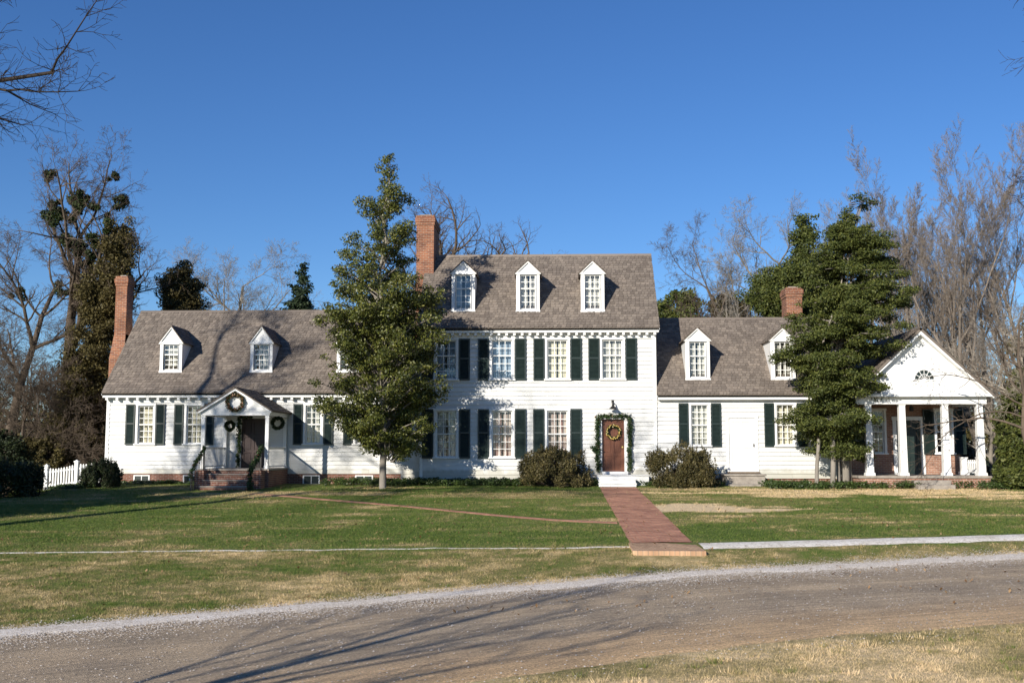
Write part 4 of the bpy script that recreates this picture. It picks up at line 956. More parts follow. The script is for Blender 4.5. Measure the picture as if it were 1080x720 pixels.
def evergreen(profile, Y, base_px, leafmat, barkmat, label, seed, leaf=.085, dens=1.0, layers=False, trunks=None, name='evergreen_tree', trunk_r=.11, clump=.42, fill=.75, depth_k=1.0, base_py=None, group=None, nb=None, X0=None, z0=None, cap=1.06):
    """profile: (py, left px, right px) from top to bottom, measured at depth Y"""
    rng = random.Random(seed); bx = PX(base_px, Y) if X0 is None else X0; bz = (float(gz(bx, Y)) - .1)
    pr = [(P((l + r) / 2, py, Y).z - bz, P(l, py, Y).x - bx, P(r, py, Y).x - bx) for py, l, r in profile]
    pr.sort(); zs = [p[0] for p in pr]; Ls = [p[1] for p in pr]; Rs = [p[2] for p in pr]
    T = empty(name, (bx, Y, bz), label, 'tree', group)
    ztop = zs[-1]; zlow = zs[0]
    def env(z): return float(np.interp(z, zs, Ls)), float(np.interp(z, zs, Rs))
    segs = []; tl, trr = env(ztop); tx = (tl + trr) / 2
    tk = trunks or [(0, 0, trunk_r)]
    N_ = 12
    for (ox, oy, rr) in tk:
        prev = Vector((ox, oy, 0))
        for i in range(1, N_ + 1):
            z = ztop * .97 * i / N_; l, r = env(max(z, zlow)); cx = (l + r) / 2
            blend = max(0, (z - zlow) / (ztop - zlow)); q = Vector((ox * (1 - blend) + cx * blend + rng.uniform(-.05, .05), oy * (1 - blend) + rng.uniform(-.05, .05), z))
            segs.append((tuple(prev), tuple(q), rr * (1 - .9 * (i - 1) / N_), rr * (1 - .9 * i / N_))); prev = q
    clumps = []
    area = sum((zs[i + 1] - zs[i]) * ((Rs[i] - Ls[i]) + (Rs[i + 1] - Ls[i + 1])) / 2 for i in range(len(zs) - 1))
    nbr = nb or int(area * 7.6 * dens)
    for k in range(nbr):
        # heights weighted by the crown's width
        while True:
            z = rng.uniform(zlow, ztop); l, r = env(z)
            if rng.random() < (r - l) / (max(R_ - L_ for L_, R_ in zip(Ls, Rs)) + .01) + .08: break
        hw = (r - l) / 2; cx = (l + r) / 2; a = rng.uniform(0, 2 * math.pi)
        lump = .80 + .28 * math.sin(3.1 * a + z * 1.7 + seed) * math.sin(z * 2.3 + seed * .7) + .12 * rng.random()
        shelf = .30 * (vnoise(z * 1.5 + seed, a * 1.3) - .5) * 2 + rng.uniform(-.20, .20); rad = float(min(cap, max(.35, lump + shelf))); tx_, ty_ = cx + math.cos(a) * hw * rad, math.sin(a) * hw * rad * depth_k
        droop = -.10 * hw if layers else .12 * hw
        s0 = Vector((cx * .6, 0, max(z - (.15 if layers else .55) * hw, zlow * .7))); e = Vector((tx_, ty_, z + droop * .3))
        mid = s0.lerp(e, .55) + Vector((rng.uniform(-.1, .1), rng.uniform(-.1, .1), .12 * hw))
        br = .012 + .022 * hw / 2
        segs.append((tuple(s0), tuple(mid), br, br * .7)); segs.append((tuple(mid), tuple(e), br * .7, .008))
        ncl = 1 + int(hw / .55)
        for j in range(ncl):
            t = 1 - (j + rng.random() * .6) / ncl * fill; c = s0.lerp(e, t) if t < .55 else mid.lerp(e, (t - .55) / .45)
            c = c + rdir(rng) * clump * .35; cr = clump * rng.uniform(.55, 1.1) * min(1, .45 + hw / 1.6)
            fl = .38 if layers else rng.uniform(.55, .8)
            clumps.append((tuple(c), (cr, cr, cr * fl), int(150 * (cr / .42) ** 2 * (.085 / leaf) ** 1.8)))
    tubes(segs, 'trunk', M[barkmat], T)
    leaf_mesh(clumps, leaf, M[leafmat], 'crown', T, seed, .6 if layers else .35)
    return T

# big holly in front of the left end of the centre block
evergreen([(160, 408, 416), (175, 399, 424), (192, 394, 428), (205, 384, 444), (216, 376, 436), (232, 371, 428), (248, 364, 452), (262, 360, 446), (280, 352, 440), (296, 344, 452), (312, 336, 464), (330, 332, 470), (350, 333, 470), (372, 336, 468), (395, 332, 470), (415, 332, 468), (432, 334, 466), (448, 345, 462), (462, 372, 462), (477, 425, 462)],
          -2.9, 404, 'holly', 'bark_grey', 'tall glossy holly tree standing before the left end of the tall centre block', 11, leaf=.068, dens=.82, trunks=[(0, 0, .135)], clump=.37, cap=1.02)
# layered cedar clump in front of the right wing
evergreen([(206, 900, 912), (216, 893, 924), (228, 886, 918), (240, 880, 928), (252, 874, 932), (265, 866, 936), (280, 866, 942), (295, 856, 950), (310, 852, 958), (330, 846, 952), (350, 838, 944), (368, 824, 936), (385, 818, 928), (400, 822, 934), (418, 820, 932), (435, 826, 932), (450, 834, 928), (460, 845, 926), (472, 866, 926), (486, 898, 924)],
          -2.2, 884, 'cedar', 'bark_grey', 'broad layered cedar with several trunks before the right wing', 23, leaf=.062, dens=.95, layers=True, cap=1.20,
          trunks=[(-.86, -.2, .075), (-.32, -.3, .10), (0.0, 0, .07), (.30, .25, .15), (.50, .5, .14)], clump=.52)
# bushy evergreens behind
evergreen([(224, 846, 856), (236, 842, 862), (250, 840, 868), (266, 832, 862), (282, 815, 868), (292, 790, 885), (305, 784, 895), (320, 786, 905), (340, 795, 900), (400, 800, 900)], 8, 850, 'cedar', 'bark_brown', 'dark evergreen rising behind the squat chimney of the right wing', 31, leaf=.09, clump=.6, dens=1.1)
evergreen([(228, 116, 130), (235, 112, 136), (252, 110, 143), (275, 106, 146), (300, 94, 146), (320, 82, 140), (345, 84, 126), (370, 74, 118), (400, 62, 114), (430, 54, 112), (460, 50, 110), (495, 50, 110)], 5.0, 100, 'ivy_clad', 'bark_brown', 'tall bronze-green evergreen beside the slender chimney', 41, leaf=.085, clump=.5, dens=1.3, cap=1.15)
evergreen([(275, 184, 193), (285, 178, 202), (300, 173, 209), (315, 171, 212), (335, 171, 213), (380, 175, 210)], 12, 190, 'ivy_clad', 'bark_brown', 'rounded bronze evergreen top showing over the left wing ridge', 43, leaf=.09, clump=.5, dens=3.0, cap=1.15)
evergreen([(277, 317, 320), (290, 312, 323), (302, 309, 326), (315, 306, 329), (330, 303, 331), (400, 296, 338)], 14, 318, 'spruce', 'bark_brown', 'small pointed spruce peeping over the left wing ridge', 47, leaf=.10, clump=.5, dens=4.0, layers=True)
evergreen([(307, 702, 720), (318, 696, 738), (330, 694, 744), (360, 690, 745)], 38, 716, 'cedar', 'bark_brown', 'distant pine seen in the gap right of the tall centre block', 53, leaf=.2, clump=.8, dens=.4)
evergreen([(312, 757, 775), (322, 752, 788), (335, 750, 795), (360, 750, 796)], 30, 772, 'ivy_clad', 'bark_brown', 'low dark evergreen beyond the middle of the right wing ridge', 59, leaf=.18, clump=.8, dens=.45)
# bare trees
bare_tree(60, 158, 9, dict(OAK, kids=[2, 2, 2, 2], ang=[(32, 62), (30, 60), (30, 65), (30, 70)], rmin=.006), 104, .34, 'bark_brown', 'large bare tree hung with mistletoe clumps, left of the slender chimney', mistle=26)
bare_tree(8, 205, 12, OAK, 9, .26, 'bark_brown', 'bare tree with mistletoe at the far left edge', (.05, 0, 1), mistle=4)
bare_tree(150, 258, 14, OAK, 14, .2, 'bark_brown', 'bare tree showing between the bronze evergreens', mistle=2)
bare_tree(228, 255, 24, OAK, 21, .2, 'bark_grey', 'thin bare tree above the left wing ridge beside the rounded evergreen', (.05, 0, 1))
OAKB = dict(OAK, kids=[2, 2, 2, 1], tip=.4)
bare_tree(486, 198, 13, OAKB, 33, .30, 'bark_brown', 'bare treetop directly right of the tall brick chimney', (.0, 0, 1))
bare_tree(538, 204, 14, OAKB, 35, .30, 'bark_brown', 'bare treetop behind the middle dormer of the centre block')
bare_tree(762, 238, 22, OAK, 62, .22, 'bark_grey', 'bare tree behind the first dormer of the right wing')
bare_tree(790, 226, 24, OAK, 64, .2, 'bark_brown', 'bare tree rising behind the middle of the right wing ridge')
bare_tree(824, 208, 26, OAK, 66, .24, 'bark_grey', 'bare tree between the right wing dormers, behind the ridge')
bare_tree(930, 232, 28, OAK, 71, .22, 'bark_brown', 'bare tree just right of the layered cedar, far behind')
for i, (px, py, Y, sd_) in enumerate(((978, 150, 18, 5), (1012, 134, 16, 6), (1052, 134, 17, 7), (1088, 150, 15, 8), (1032, 175, 26, 12), (964, 195, 24, 18))):
    bare_tree(px, py, Y, VASE, sd_, .13, 'bark_red', ['tall upright reddish bare tree nearest the cedar', 'tallest upright bare tree of the right-hand stand', 'upright bare tree above the pavilion right corner', 'upright bare tree cut by the right edge of the picture', 'second-row bare tree between the tallest pair', 'shorter second-row bare tree behind the pavilion ridge'][i], frac=.3, group='upright bare trees behind the pavilion')
# arching pale tree at the right edge, limbs across the pediment
PED = dict(n=[4, 10, 6, 4], wander=.22, up=[.03, -.02, -.01, .0], tip=.2, rmin=.005, start=[.3, .3, .2, .1], kids=[1, 2, 2], ang=[(35, 60), (30, 65), (30, 60)], len=[1.3, .36, .45], prob=.72)
def reach(X, Y, label):
    rng = random.Random(12); z = float(gz(X, Y)) - .1; segs = []
    o = Vector((X, Y, z)); p = Vector((0, 0, 0))
    for q in ((-.05, 0, 1.2), (-.2, .1, 2.2), (-.1, .1, 3.4), (-.3, 0, 4.6), (-.2, 0, 5.8)):
        segs.append((tuple(p), q, .13 - .015 * q[2], .12 - .015 * q[2])); p = Vector(q)
    for (px, py, dy, zh, r) in ((975, 398, 1.0, 2.2, .05), (925, 405, .6, 2.6, .032), (962, 378, 1.2, 3.0, .035), (1000, 360, .3, 3.4, .035), (1040, 300, 0, 4, .04), (1010, 330, -.6, 4.2, .03), (1100, 280, -1, 4, .05), (1130, 330, 1, 3, .05), (1150, 380, -1, 2.4, .05)):
        e = P(px, py, Y + dy) - o; a = Vector((-.15, .05, zh)); d = e - a; L = d.length; d.normalize(); d = (d + Vector((0, 0, .12))).normalized(); grow(segs, rng, a, d, L, r, 1, PED)
    T = empty('bare_tree', o, label, 'tree'); tubes([s_ for s_ in segs if s_[2] > .03], 'trunk', M['bark_brown'], T); tubes([s_ for s_ in segs if s_[2] <= .03], 'twigs', M['bark_brown'], T)
reach(PX(1088, -4.6), -4.6, 'bare tree at the right edge whose limbs cross the pavilion pediment')
bare_tree(1095, 290, 4, ARCH, 79, .12, 'bark_pale', 'tangled pale bare tree right of the pavilion roof', (-.1, 0, 1), frac=.4)
bare_tree(1045, 318, 8, ARCH, 83, .10, 'bark_grey', 'grey tangled bare tree behind the pavilion right slope', (.1, 0, 1), frac=.4)
# thickets on the left
for i, (px, py, Y, sd_) in enumerate(((22, 345, 3, 3), (58, 350, 6, 4), (-5, 300, 6, 19), (84, 385, 7, 27))):
    bare_tree(px, py, Y, ARCH, sd_, .08, 'bark_brown', ['grey arching thicket nearest the left edge behind the dark shrub', 'tangled bare thicket above the white picket fence', 'taller grey thicket at the very left edge', 'small bare thicket against the left end of the house'][i], frac=.35, name='bare_thicket', group='bare thickets left of the house')
# overhanging trees beside the drive: branches at the top corners, shadows on road, lawn and walls
def tagged_tree(X, Y, h, pr, seed, r, mat, label, lean=(0, 0, 1), frac=.5): return bare_tree(None, 0, Y, pr, seed, r, mat, label, lean, X=X, height=h, frac=frac)
def limb_tree(X, Y, h, r, limbs, seed, mat, label, pr):
    """tall trunk with limbs set by hand: (height, end point relative to the foot, radius)"""
    rng = random.Random(seed); z = float(gz(X, Y)) - .1; segs = []; p = Vector((0, 0, 0)); n = 9
    for i in range(n):
        q = Vector((rng.uniform(-.12, .12), rng.uniform(-.12, .12), h * (i + 1) / n)); segs.append((tuple(p), tuple(q), r * (1 - .8 * i / n), r * (1 - .8 * (i + 1) / n))); p = q
    for zh, end, lr in limbs:
        lr = lr * (.72 if h < 4 else 1)
        a = Vector((0, 0, zh)); e = Vector(end); d = (e - a); L = d.length; d.normalize(); grow(segs, rng, a, d, L, lr, 1, pr)
    T = empty('bare_tree', (X, Y, z), label, 'tree')
    tubes([s_ for s_ in segs if s_[2] > .035], 'trunk', M[mat], T); tubes([s_ for s_ in segs if s_[2] <= .035], 'twigs', M[mat], T)
OVER = dict(OAK, wander=.13, up=[0, .0, .02, .02, -.01], rmin=.004, len=[.6, .38, .45, .5])
limb_tree(-18.9, -23.0, 16, .34, [(9, (9.9, .6, 10.4), .11), (10, (9.6, -.8, 11.4), .10), (10.5, (9.4, 1, 12.4), .09), (9.2, (8.9, -1.4, 9.8), .06), (7, (-4, 2, 11), .1), (8, (-1, -5, 13), .10), (9, (1, 5, 15), .10), (11, (4, -2, 16), .09)], 201, 'bark_dark', 'bare tree whose dark twigs hang into the top left corner', OVER)
limb_tree(14.7, -23.0, 12.5, .24, [(8.8, (-6.5, .4, 9.6), .06), (9.8, (-6.4, -.5, 10.0), .05), (7, (4, 1, 11), .08), (8, (1, 4, 12), .08)], 207, 'bark_dark', 'bare tree whose twigs just enter the top right corner', OVER)
FAN = dict(OAK, wander=.10, up=[0, .03, .05, .04, .02], rmin=.008, kids=[1, 1, 2, 1], prob=.8, len=[.6, .42, .45, .5], ang=[(20, 40), (18, 38), (20, 45), (25, 50)])
limb_tree(-8.2, -39.5, 3.6, .22, [(2.4, (-1.2, 1.0, 5.6), .07), (2.8, (-.6, -1.0, 6.4), .07), (3.2, (.6, 1.2, 6.6), .07), (3.4, (1.5, -.6, 6.6), .07), (3.0, (2.3, .5, 5.6), .06), (2.6, (2.2, -1.4, 4.8), .05), (3.4, (-.1, -.2, 6.9), .06), (2.6, (2.9, -.6, 4.6), .045)], 211, 'bark_dark', 'bare tree beside the road outside the picture, throwing a fan of branch shadows on it', FAN)
OAK3 = dict(OAK, start=[.6, .3, .2, .2, .2])
tagged_tree(-24.5, -19.0, 19, OAK3, 215, .34, 'bark_dark', 'large bare tree on the left lawn outside the picture')
tagged_tree(-28.0, -25.0, 18, OAK3, 219, .32, 'bark_dark', 'second bare tree on the left lawn outside the picture')
evergreen([(230, -420, -380), (300, -470, -330), (400, -500, -300), (470, -490, -310), (500, -480, -320)], -17.5, -400, 'holly', 'bark_brown', 'dense evergreen on the left lawn outside the picture', 301, leaf=.16, clump=.8, dens=.6)

evergreen([(250, -190, -170), (320, -215, -150), (400, -225, -140), (480, -215, -150)], -16.0, -180, 'holly', 'bark_brown', 'smaller unseen evergreen added just outside the picture to shade the left lawn', 305, leaf=.12, clump=.6, dens=.8)  # added out of view to break up the trunk shadow on the lawn
# far woods left and right
def far_wood():
    rng = random.Random(4); cl = []; segs = []
    for i in range(420):
        x = rng.uniform(-150, 150); y = rng.uniform(60, 95); h = rng.uniform(4, 10) * (1 if abs(x) > 20 else .8)
        cl.append(((x, y, h * .5), (3, 2.5, h * .5), 110))
        segs.append(((x, y, -.5), (x + rng.uniform(-1, 1), y, h + 2), .18, .05))
        for k in range(16):
            z = rng.uniform(h * .4, h + 1.5); a = (x + rng.uniform(-.5, .5), y, z); segs.append((a, (a[0] + rng.uniform(-2.5, 2.5), y + rng.uniform(-1, 1), z + rng.uniform(.5, 2.5)), .05, .015))
    o = tubes(segs, 'far_wood', M['bark_brown'], None); tag(o, 'distant bare woodland beyond the house', 'woodland', kind='stuff')
    l = leaf_mesh(cl, .5, M['ivy_clad'], 'undergrowth', None, 9); tag(l, 'distant dark undergrowth at the foot of the far wood', 'undergrowth', kind='stuff')
far_wood()

def shrub(px0, px1, py_top, py_bot, Y, leafmat, label, seed, leaf=.05, n=16000, dk=.8, twiggy=True, name='shrub', lumps=60, roundness=2.2, group=None):
    rng = random.Random(seed); cx = PX((px0 + px1) / 2, Y); w = (PX(px1, Y) - PX(px0, Y)) / 2; bz = float(gz(cx, Y)) - .05; h = PZ(py_top, Y, (px0 + px1) / 2) - bz
    S = empty(name, (cx, Y, bz), label, 'shrub', group); cl = []; segs = []
    for i in range(lumps):
        a = rng.uniform(0, 2 * math.pi); e = math.asin(rng.random() ** 1.25); k = rng.uniform(.72, .93)
        ce = abs(math.cos(e)) ** (2 / roundness * .8); c = (w * k * ce * math.cos(a), w * dk * k * ce * math.sin(a), h * (.10 + .80 * k * math.sin(e) ** .9))
        rr = w * rng.uniform(.18, .30); cl.append((c, (rr, rr, rr * .95), int(1.5 * n / lumps)))
        segs.append(((rng.uniform(-.1, .1), rng.uniform(-.1, .1), 0), c, .018, .008))
        if twiggy:
            for j in range(7):
                d = Vector(c).normalized() * .4 + rdir(rng) * .5 + Vector((0, 0, .75)); d.normalize(); p = Vector(c) + rdir(rng) * rr * .6; q = p + d * rng.uniform(.15, .34)
                segs.append((tuple(p), tuple(q), .005, .003)); cl.append((tuple(p.lerp(q, .7)), (.05, .05, .10), 14))
    tubes(segs, 'stems', M['bark_brown'], S); leaf_mesh(cl, leaf, M[leafmat], 'foliage', S, seed); return S
shrub(546, 624, 466, 514, -1.9, 'boxwood', 'big rounded bronze bush left of the front steps', 61)
shrub(679, 757, 466, 514, -1.9, 'boxwood', 'big twiggy bronze bush between the front door and the white screen door', 67, lumps=52)
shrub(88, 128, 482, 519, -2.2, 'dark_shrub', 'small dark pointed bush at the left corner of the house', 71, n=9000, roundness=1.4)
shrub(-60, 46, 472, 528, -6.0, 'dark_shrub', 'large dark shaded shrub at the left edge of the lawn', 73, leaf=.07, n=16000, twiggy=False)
shrub(20, 75, 448, 505, 3.0, 'ivy_clad', 'brownish shrub behind the white picket fence', 75, leaf=.08, n=9000)
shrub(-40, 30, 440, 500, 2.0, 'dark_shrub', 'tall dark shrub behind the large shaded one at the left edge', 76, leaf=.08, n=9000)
shrub(1050, 1125, 425, 500, -3.2, 'cedar', 'green bushy evergreen shrub right of the pavilion columns', 77, leaf=.08, n=16000, lumps=90, dk=.6)
shrub(1050, 1130, 372, 480, 4.0, 'cedar', 'taller evergreen shrub behind the bushy one at the right edge', 78, leaf=.10, n=14000, lumps=90, dk=.7)
shrub(1060, 1140, 300, 420, 12.0, 'ivy_clad', 'bronze evergreen high behind the right edge', 81, leaf=.13, n=12000, lumps=90)
shrub(946, 1030, 345, 480, 12.0, 'spruce', 'dark evergreen behind the pavilion roof', 82, leaf=.13, n=12000, lumps=90)

# ivy beds along the walls
def ivy(px0, px1, Y0, Y1, h, seed, label):
    rng = random.Random(seed); x0, x1 = PX(px0, (Y0 + Y1) / 2), PX(px1, (Y0 + Y1) / 2); cl = []
    n = int((x1 - x0) * abs(Y1 - Y0) * 16)
    for i in range(n):
        x = rng.uniform(x0, x1); y = rng.uniform(Y0, Y1) + .18 * (float(fbm(x * 1.3, 3)) - .5) * 2; cl.append(((x, y, float(gz(x, y)) + h * .45 + rng.uniform(-.03, .05)), (.2, .2, h * .5), 75))
    o = leaf_mesh(cl, .055, M['ivy'], 'ivy_bed', None, seed, .8); tag(o, label, 'ivy', kind='stuff')
ivy(345, 632, -1.75, -.1, .27, 91, 'bed of green ivy along the foot of the centre block')
ivy(668, 762, -1.75, -.3, .18, 92, 'ivy under the twiggy bush right of the front steps')
ivy(808, 963, -3.1, -1.5, .26, 93, 'bed of ivy below the layered cedar')
ivy(1003, 1100, -3.5, -2.0, .28, 94, 'bed of ivy right of the pavilion steps')
ivy(110, 206, -.6, .2, .12, 95, 'thin ground cover along the left wing foundation')
ivy(50, 100, -3.0, -2.0, .15, 96, 'low ground cover before the white picket fence')

# grass blades
def grass():
    rs = np.random.RandomState(8); out = []
    def region(n, x0, x1, y0, y1, hmin, hmax, w, flare=0):
        y = y0 + (y1 - y0) * rs.rand(n); dd = (y - CAM.y); x = (x0 + (x1 - x0) * rs.rand(n)) * dd / 20.0
        yf = y_far(x) + .28 + .15 * rs.randn(n); yn = y_near(x) - .02 + .2 * rs.randn(n)
        k = ~((y < yf) & (y > yn))
        xb0, xb1 = PX(632.5, -2.7), PX(671, -2.7); t = np.clip((y + 20.4) / 18.1, 0, 1); L = P(668, 575, -20.4).x * (1 - t) + xb0 * t; R = P(738, 575, -20.4).x * (1 - t) + xb1 * t
        jl = .07 * vnoise(y * 2.3, y * 0 + 3) * (rs.rand(n) < .6); k &= ~((x > L - .02 + jl) & (x < R + .02 - jl) & (y > -21.3))
        k &= ~((x > R) & (y > crest_y(x) - .27) & (y < crest_y(x) + .9) & (rs.rand(n) < .985))
        k &= ~((x < L) & (y > -20.02) & (y < -19.9) & (rs.rand(n) < .5))
        k &= ~((y > -1.6) & (x > -10)) & (y < -.4) & ~((x > px0 - .5) & (x < px1 + .5) & (y > YP - 1.3))
        d = dryness(x, y); k &= ~((d > 1.1) & (rs.rand(n) < .93))
        k &= ~(walkmask(x, y))
        x, y, d = x[k], y[k], d[k]; m = len(x); z = gz(x, y)
        cl_ = vnoise(x * 3.1 + 5, y * 3.1) * vnoise(x * 7.3, y * 7.3 + 9); h = hmin + (hmax - hmin) * rs.rand(m) * (.45 + 3.2 * cl_ ** 1.5); a = rs.rand(m) * 2 * math.pi; lean = rs.rand(m) * 1.7 + .15
        b = rs.rand(m) * 2 * math.pi; ww = w * (1 + (y - CAM.y) / 60)
        p0 = np.stack([x - np.cos(b) * ww, y - np.sin(b) * ww, z - .01], 1); p1 = np.stack([x + np.cos(b) * ww, y + np.sin(b) * ww, z - .01], 1)
        p2 = np.stack([x + np.cos(a) * h * lean, y + np.sin(a) * h * lean, z + h], 1)
        out.append((np.stack([p0, p1, p2], 1).reshape(-1, 3), np.repeat(d, 3)))
    sx = np.array([p.x for p in SW])[::-1]; sy = np.array([p.y for p in SW])[::-1]
    def walkmask(x, y): return (x > sx[0]) & (x < sx[-1]) & (abs(y - np.interp(x, sx, sy)) < .40)
    region(230000, -11.5, 10.5, -34.5, -27, .008, .032, .0028)
    region(330000, -11.5, 10.5, -27, -20, .010, .040, .0036)
    region(400000, -12, 10.5, -20, -.6, .012, .042, .006)
    nt_ = 2600; ty = -34 + 32.5 * rs.rand(nt_) ** .8; tx = rs.uniform(-11.5, 10.5, nt_) * (ty - CAM.y) / 20
    kk = ~((ty < y_far(tx) + .45) & (ty > y_near(tx) - .1)) & ~((tx > 1.0) & (tx < 4.2) & (ty > -21.5)) & ~walkmask(tx, ty) & ~((tx > 2.8) & (abs(ty - crest_y(tx) - .3) < .75)); tx, ty = tx[kk], ty[kk]
    per = 26; x = np.repeat(tx, per) + rs.normal(0, .035, len(tx) * per); y = np.repeat(ty, per) + rs.normal(0, .035, len(tx) * per); m = len(x); z = gz(x, y)
    h = rs.uniform(.025, .075, m); a = np.arctan2(y - np.repeat(ty, per), x - np.repeat(tx, per)); lean = rs.rand(m) * 1.1; b = rs.rand(m) * 6.28; ww = .0045
    p0 = np.stack([x - np.cos(b) * ww, y - np.sin(b) * ww, z - .01], 1); p1 = np.stack([x + np.cos(b) * ww, y + np.sin(b) * ww, z - .01], 1); p2 = np.stack([x + np.cos(a) * h * lean, y + np.sin(a) * h * lean, z + h], 1)
    dd_ = np.clip(dryness(x, y) + np.repeat(rs.choice([-.45, -.3, .3], len(tx)), per), 0, 1.2); out.append((np.stack([p0, p1, p2], 1).reshape(-1, 3), np.repeat(dd_, 3)))
    v = np.concatenate([o[0] for o in out]); d = np.concatenate([o[1] for o in out]); f = np.arange(len(v)).reshape(-1, 3)
    o = np_mesh('grass', v, f, 3, M['blades'], None, {'dry': ('FLOAT', d)}); tag(o, 'winter grass, green lawn and straw-brown bank', 'grass', kind='stuff')
def leaf_litter():
    rs = np.random.RandomState(77); n = 5200; y = -1.2 - 26 * rs.rand(n) ** 1.3; x = rs.uniform(-13, 13, n); k = rs.rand(n) < .25 + .75 * (fbm(x * .5, y * .5) > .5)
    x, y = x[k], y[k]; m = len(x); z = gz(x, y) + rs.uniform(.03, .05, m); s_ = rs.uniform(.018, .042, m); a = rs.rand(m) * 6.28; c, si = np.cos(a), np.sin(a); tl = rs.uniform(-.5, .9, m)
    q = np.array([(-1, 0), (0, .55), (1, 0), (0, -.55)]); V = np.stack([x[:, None] + s_[:, None] * (q[None, :, 0] * c[:, None] - q[None, :, 1] * si[:, None]), y[:, None] + s_[:, None] * (q[None, :, 0] * si[:, None] + q[None, :, 1] * c[:, None]), z[:, None] + s_[:, None] * q[None, :, 0] * tl[:, None]], -1).reshape(-1, 3)
    o = np_mesh('fallen_leaves', V, np.arange(m * 4).reshape(-1, 4), 4, M['litter'], None); tag(o, 'brown leaves fallen over lawn, path and road edge', 'leaves', kind='stuff')
M['litter'] = island_mat('dry_fallen_leaves', [(.1, (.10, .055, .025)), (.5, (.22, .13, .06)), (.9, (.38, .26, .14))], .8, .2)
leaf_litter()
SW = [G(x, y) for x, y in ((655, 553), (600, 549), (540, 545.5), (490, 540.5), (430, 533.5), (370, 529), (310, 524), (268, 519.5))]
grass()

# ------------------------------------------------------------------ wreaths and garlands
def wreath(c, R, label, seed, mats=('garland', 'wreath_mix'), berries=0, name='wreath', bow=False, thick=.09, group=None):
    rng = random.Random(seed); W = empty(name, c, label, 'wreath', group); cl = []; cb_ = []
    for i in range(40):
        a = 2 * math.pi * i / 40; q = (R * math.cos(a), 0, R * math.sin(a)); cl.append((q, (thick, thick * .7, thick), 16)); cb_.append(((q[0], -.03, q[2]), (thick, thick * .6, thick), 9))
    leaf_mesh(cl, .055, M[mats[0]], 'greenery', W, seed); leaf_mesh(cb_, .05, M[mats[1]], 'dried_leaves', W, seed + 1)
    if berries:
        b = MB()
        for i in range(berries):
            a = 2 * math.pi * (i + rng.random() * .5) / berries; rr = R + rng.uniform(-.05, .05); x, z = rr * math.cos(a), rr * math.sin(a); b.lathe(x, -.09, [(0, z - .028), (.022, z - .018), (.03, z), (.022, z + .018), (0, z + .028)], 6)
        b.build('fruit', M['gold'], W)
    if bow:
        b = MB(); b.prism([(-.1, -.08, -R - .02), (0, -.1, -R), (-.1, -.08, -R + .09)], (0, -.02, 0)); b.prism([(.1, -.08, -R - .02), (0, -.1, -R), (.1, -.08, -R + .09)], (0, -.02, 0))
        b.prism([(-.03, -.08, -R), (.01, -.08, -R), (-.04, -.07, -R - .28), (-.09, -.07, -R - .26)], (0, -.01, 0)); b.prism([(.03, -.08, -R), (-.01, -.08, -R), (.04, -.07, -R - .28), (.09, -.07, -R - .26)], (0, -.01, 0)); b.build('bow', M['ribbon'], W)
    return W
p = P(247, 424, YP - .18); wreath((p.x, YP - .1, p.z), .29, 'dried-leaf wreath hung on the gable of the entry porch', 401)
p = P(647, 455.5, YM); wreath((p.x, YM + .0, p.z), .24, 'gold-studded wreath hung on the brown front door', 403, ('garland', 'garland'), 34, thick=.055)
p = P(242.5, 449, -1.2); wreath((p.x, -1.2, p.z), .15, 'dark wreath hanging from the entry porch ceiling, left of its door', 405, ('garland', 'dark_shrub'), thick=.07)
p = P(289, 446, -1.3); wreath((px1 - .0, -1.3, p.z), .2, 'dark wreath hung on the right side of the entry porch', 407, ('garland', 'dark_shrub'), thick=.08)
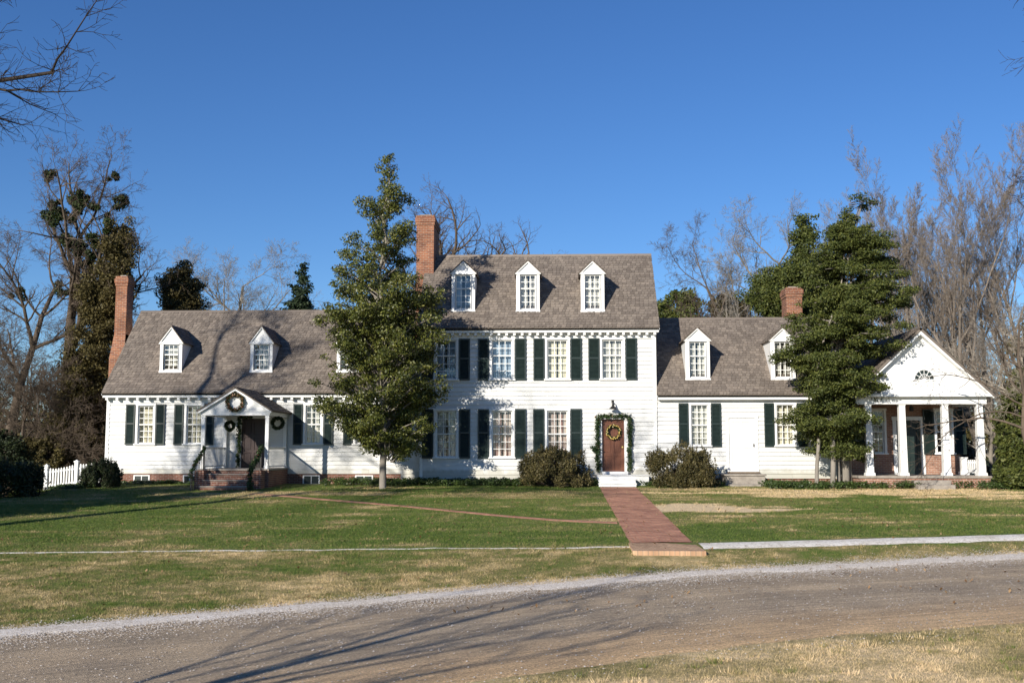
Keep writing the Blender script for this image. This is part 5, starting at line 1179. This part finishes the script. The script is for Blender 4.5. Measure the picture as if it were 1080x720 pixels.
def garland(pts, rad, label, seed, name='garland', n=26, mat='garland', dried=True):
    G_ = empty(name, pts[0], label, 'garland'); o = Vector(pts[0]); cl = []; rng = random.Random(seed)
    seg = []
    for a, b in zip(pts[:-1], pts[1:]):
        a, b = Vector(a) - o, Vector(b) - o; m = max(2, int((b - a).length / .06)); seg.append((tuple(a), tuple(b), .012, .012))
        for i in range(m):
            q = a.lerp(b, i / m); r = rad * rng.uniform(.7, 1.3); cl.append(((q.x + rng.uniform(-.03, .03), q.y, q.z + rng.uniform(-.03, .03)), (r, r * .8, r), n))
    leaf_mesh(cl, .06, M[mat], 'greenery', G_, seed)
    if dried: leaf_mesh([(c, (r[0] * .9, r[1], r[2] * .9), 2) for c, r, _ in cl], .055, M['wreath_mix'], 'dried_leaves', G_, seed + 1)
    return G_
za, zb_ = dz0 + .05, dz1 + .10; xa, xb = dx0 - .14, dx1 + .18
garland([(xa, -.14, za), (xa - .03, -.14, za + .7), (xa - .02, -.14, zb_ - .2), (xa, -.15, zb_), ((xa + xb) / 2, -.17, zb_ + .04), (xb, -.15, zb_), (xb + .03, -.14, zb_ - .6), (xb + .0, -.14, za + .5), (xb + .03, -.14, za - .05)], .125, 'evergreen garland framing the brown front door', 411)
p = P(625.5, 473, -.1); garland([(xa - .05, -.14, p.z + .1), (xa - .22, -.16, p.z), (xa - .05, -.15, p.z - .12)], .10, 'sprig jutting from the left side of the door garland', 412)
gx = ddx0 - .1; garland([(gx, YL - .18, pz + .1), (gx + .03, YL - .18, pz + 1.0), (gx, YL - .18, ddz1 + .05), ((ddx0 + ddx1) / 2, YL - .18, ddz1 + .08)], .09, 'dark garland down the left side of the entry porch door', 413)
t_, b_ = RAILS[0]; garland([t_, t_.lerp(b_, .35) + Vector((0, 0, -.06)), t_.lerp(b_, .7) + Vector((0, 0, .02)), b_, b_ + Vector((0, -.05, -.28))], .085, 'garland wound round the left handrail of the entry steps', 415, n=16)
t_, b_ = RAILS[1]; garland([t_, t_.lerp(b_, .35) + Vector((0, 0, -.06)), t_.lerp(b_, .7), b_, b_ + Vector((0, -.05, -.8))], .11, 'thick garland hanging over the right handrail of the entry steps', 416, n=26)
print('verts', sum(len(o.data.vertices) for o in bpy.data.objects if o.type == 'MESH'))
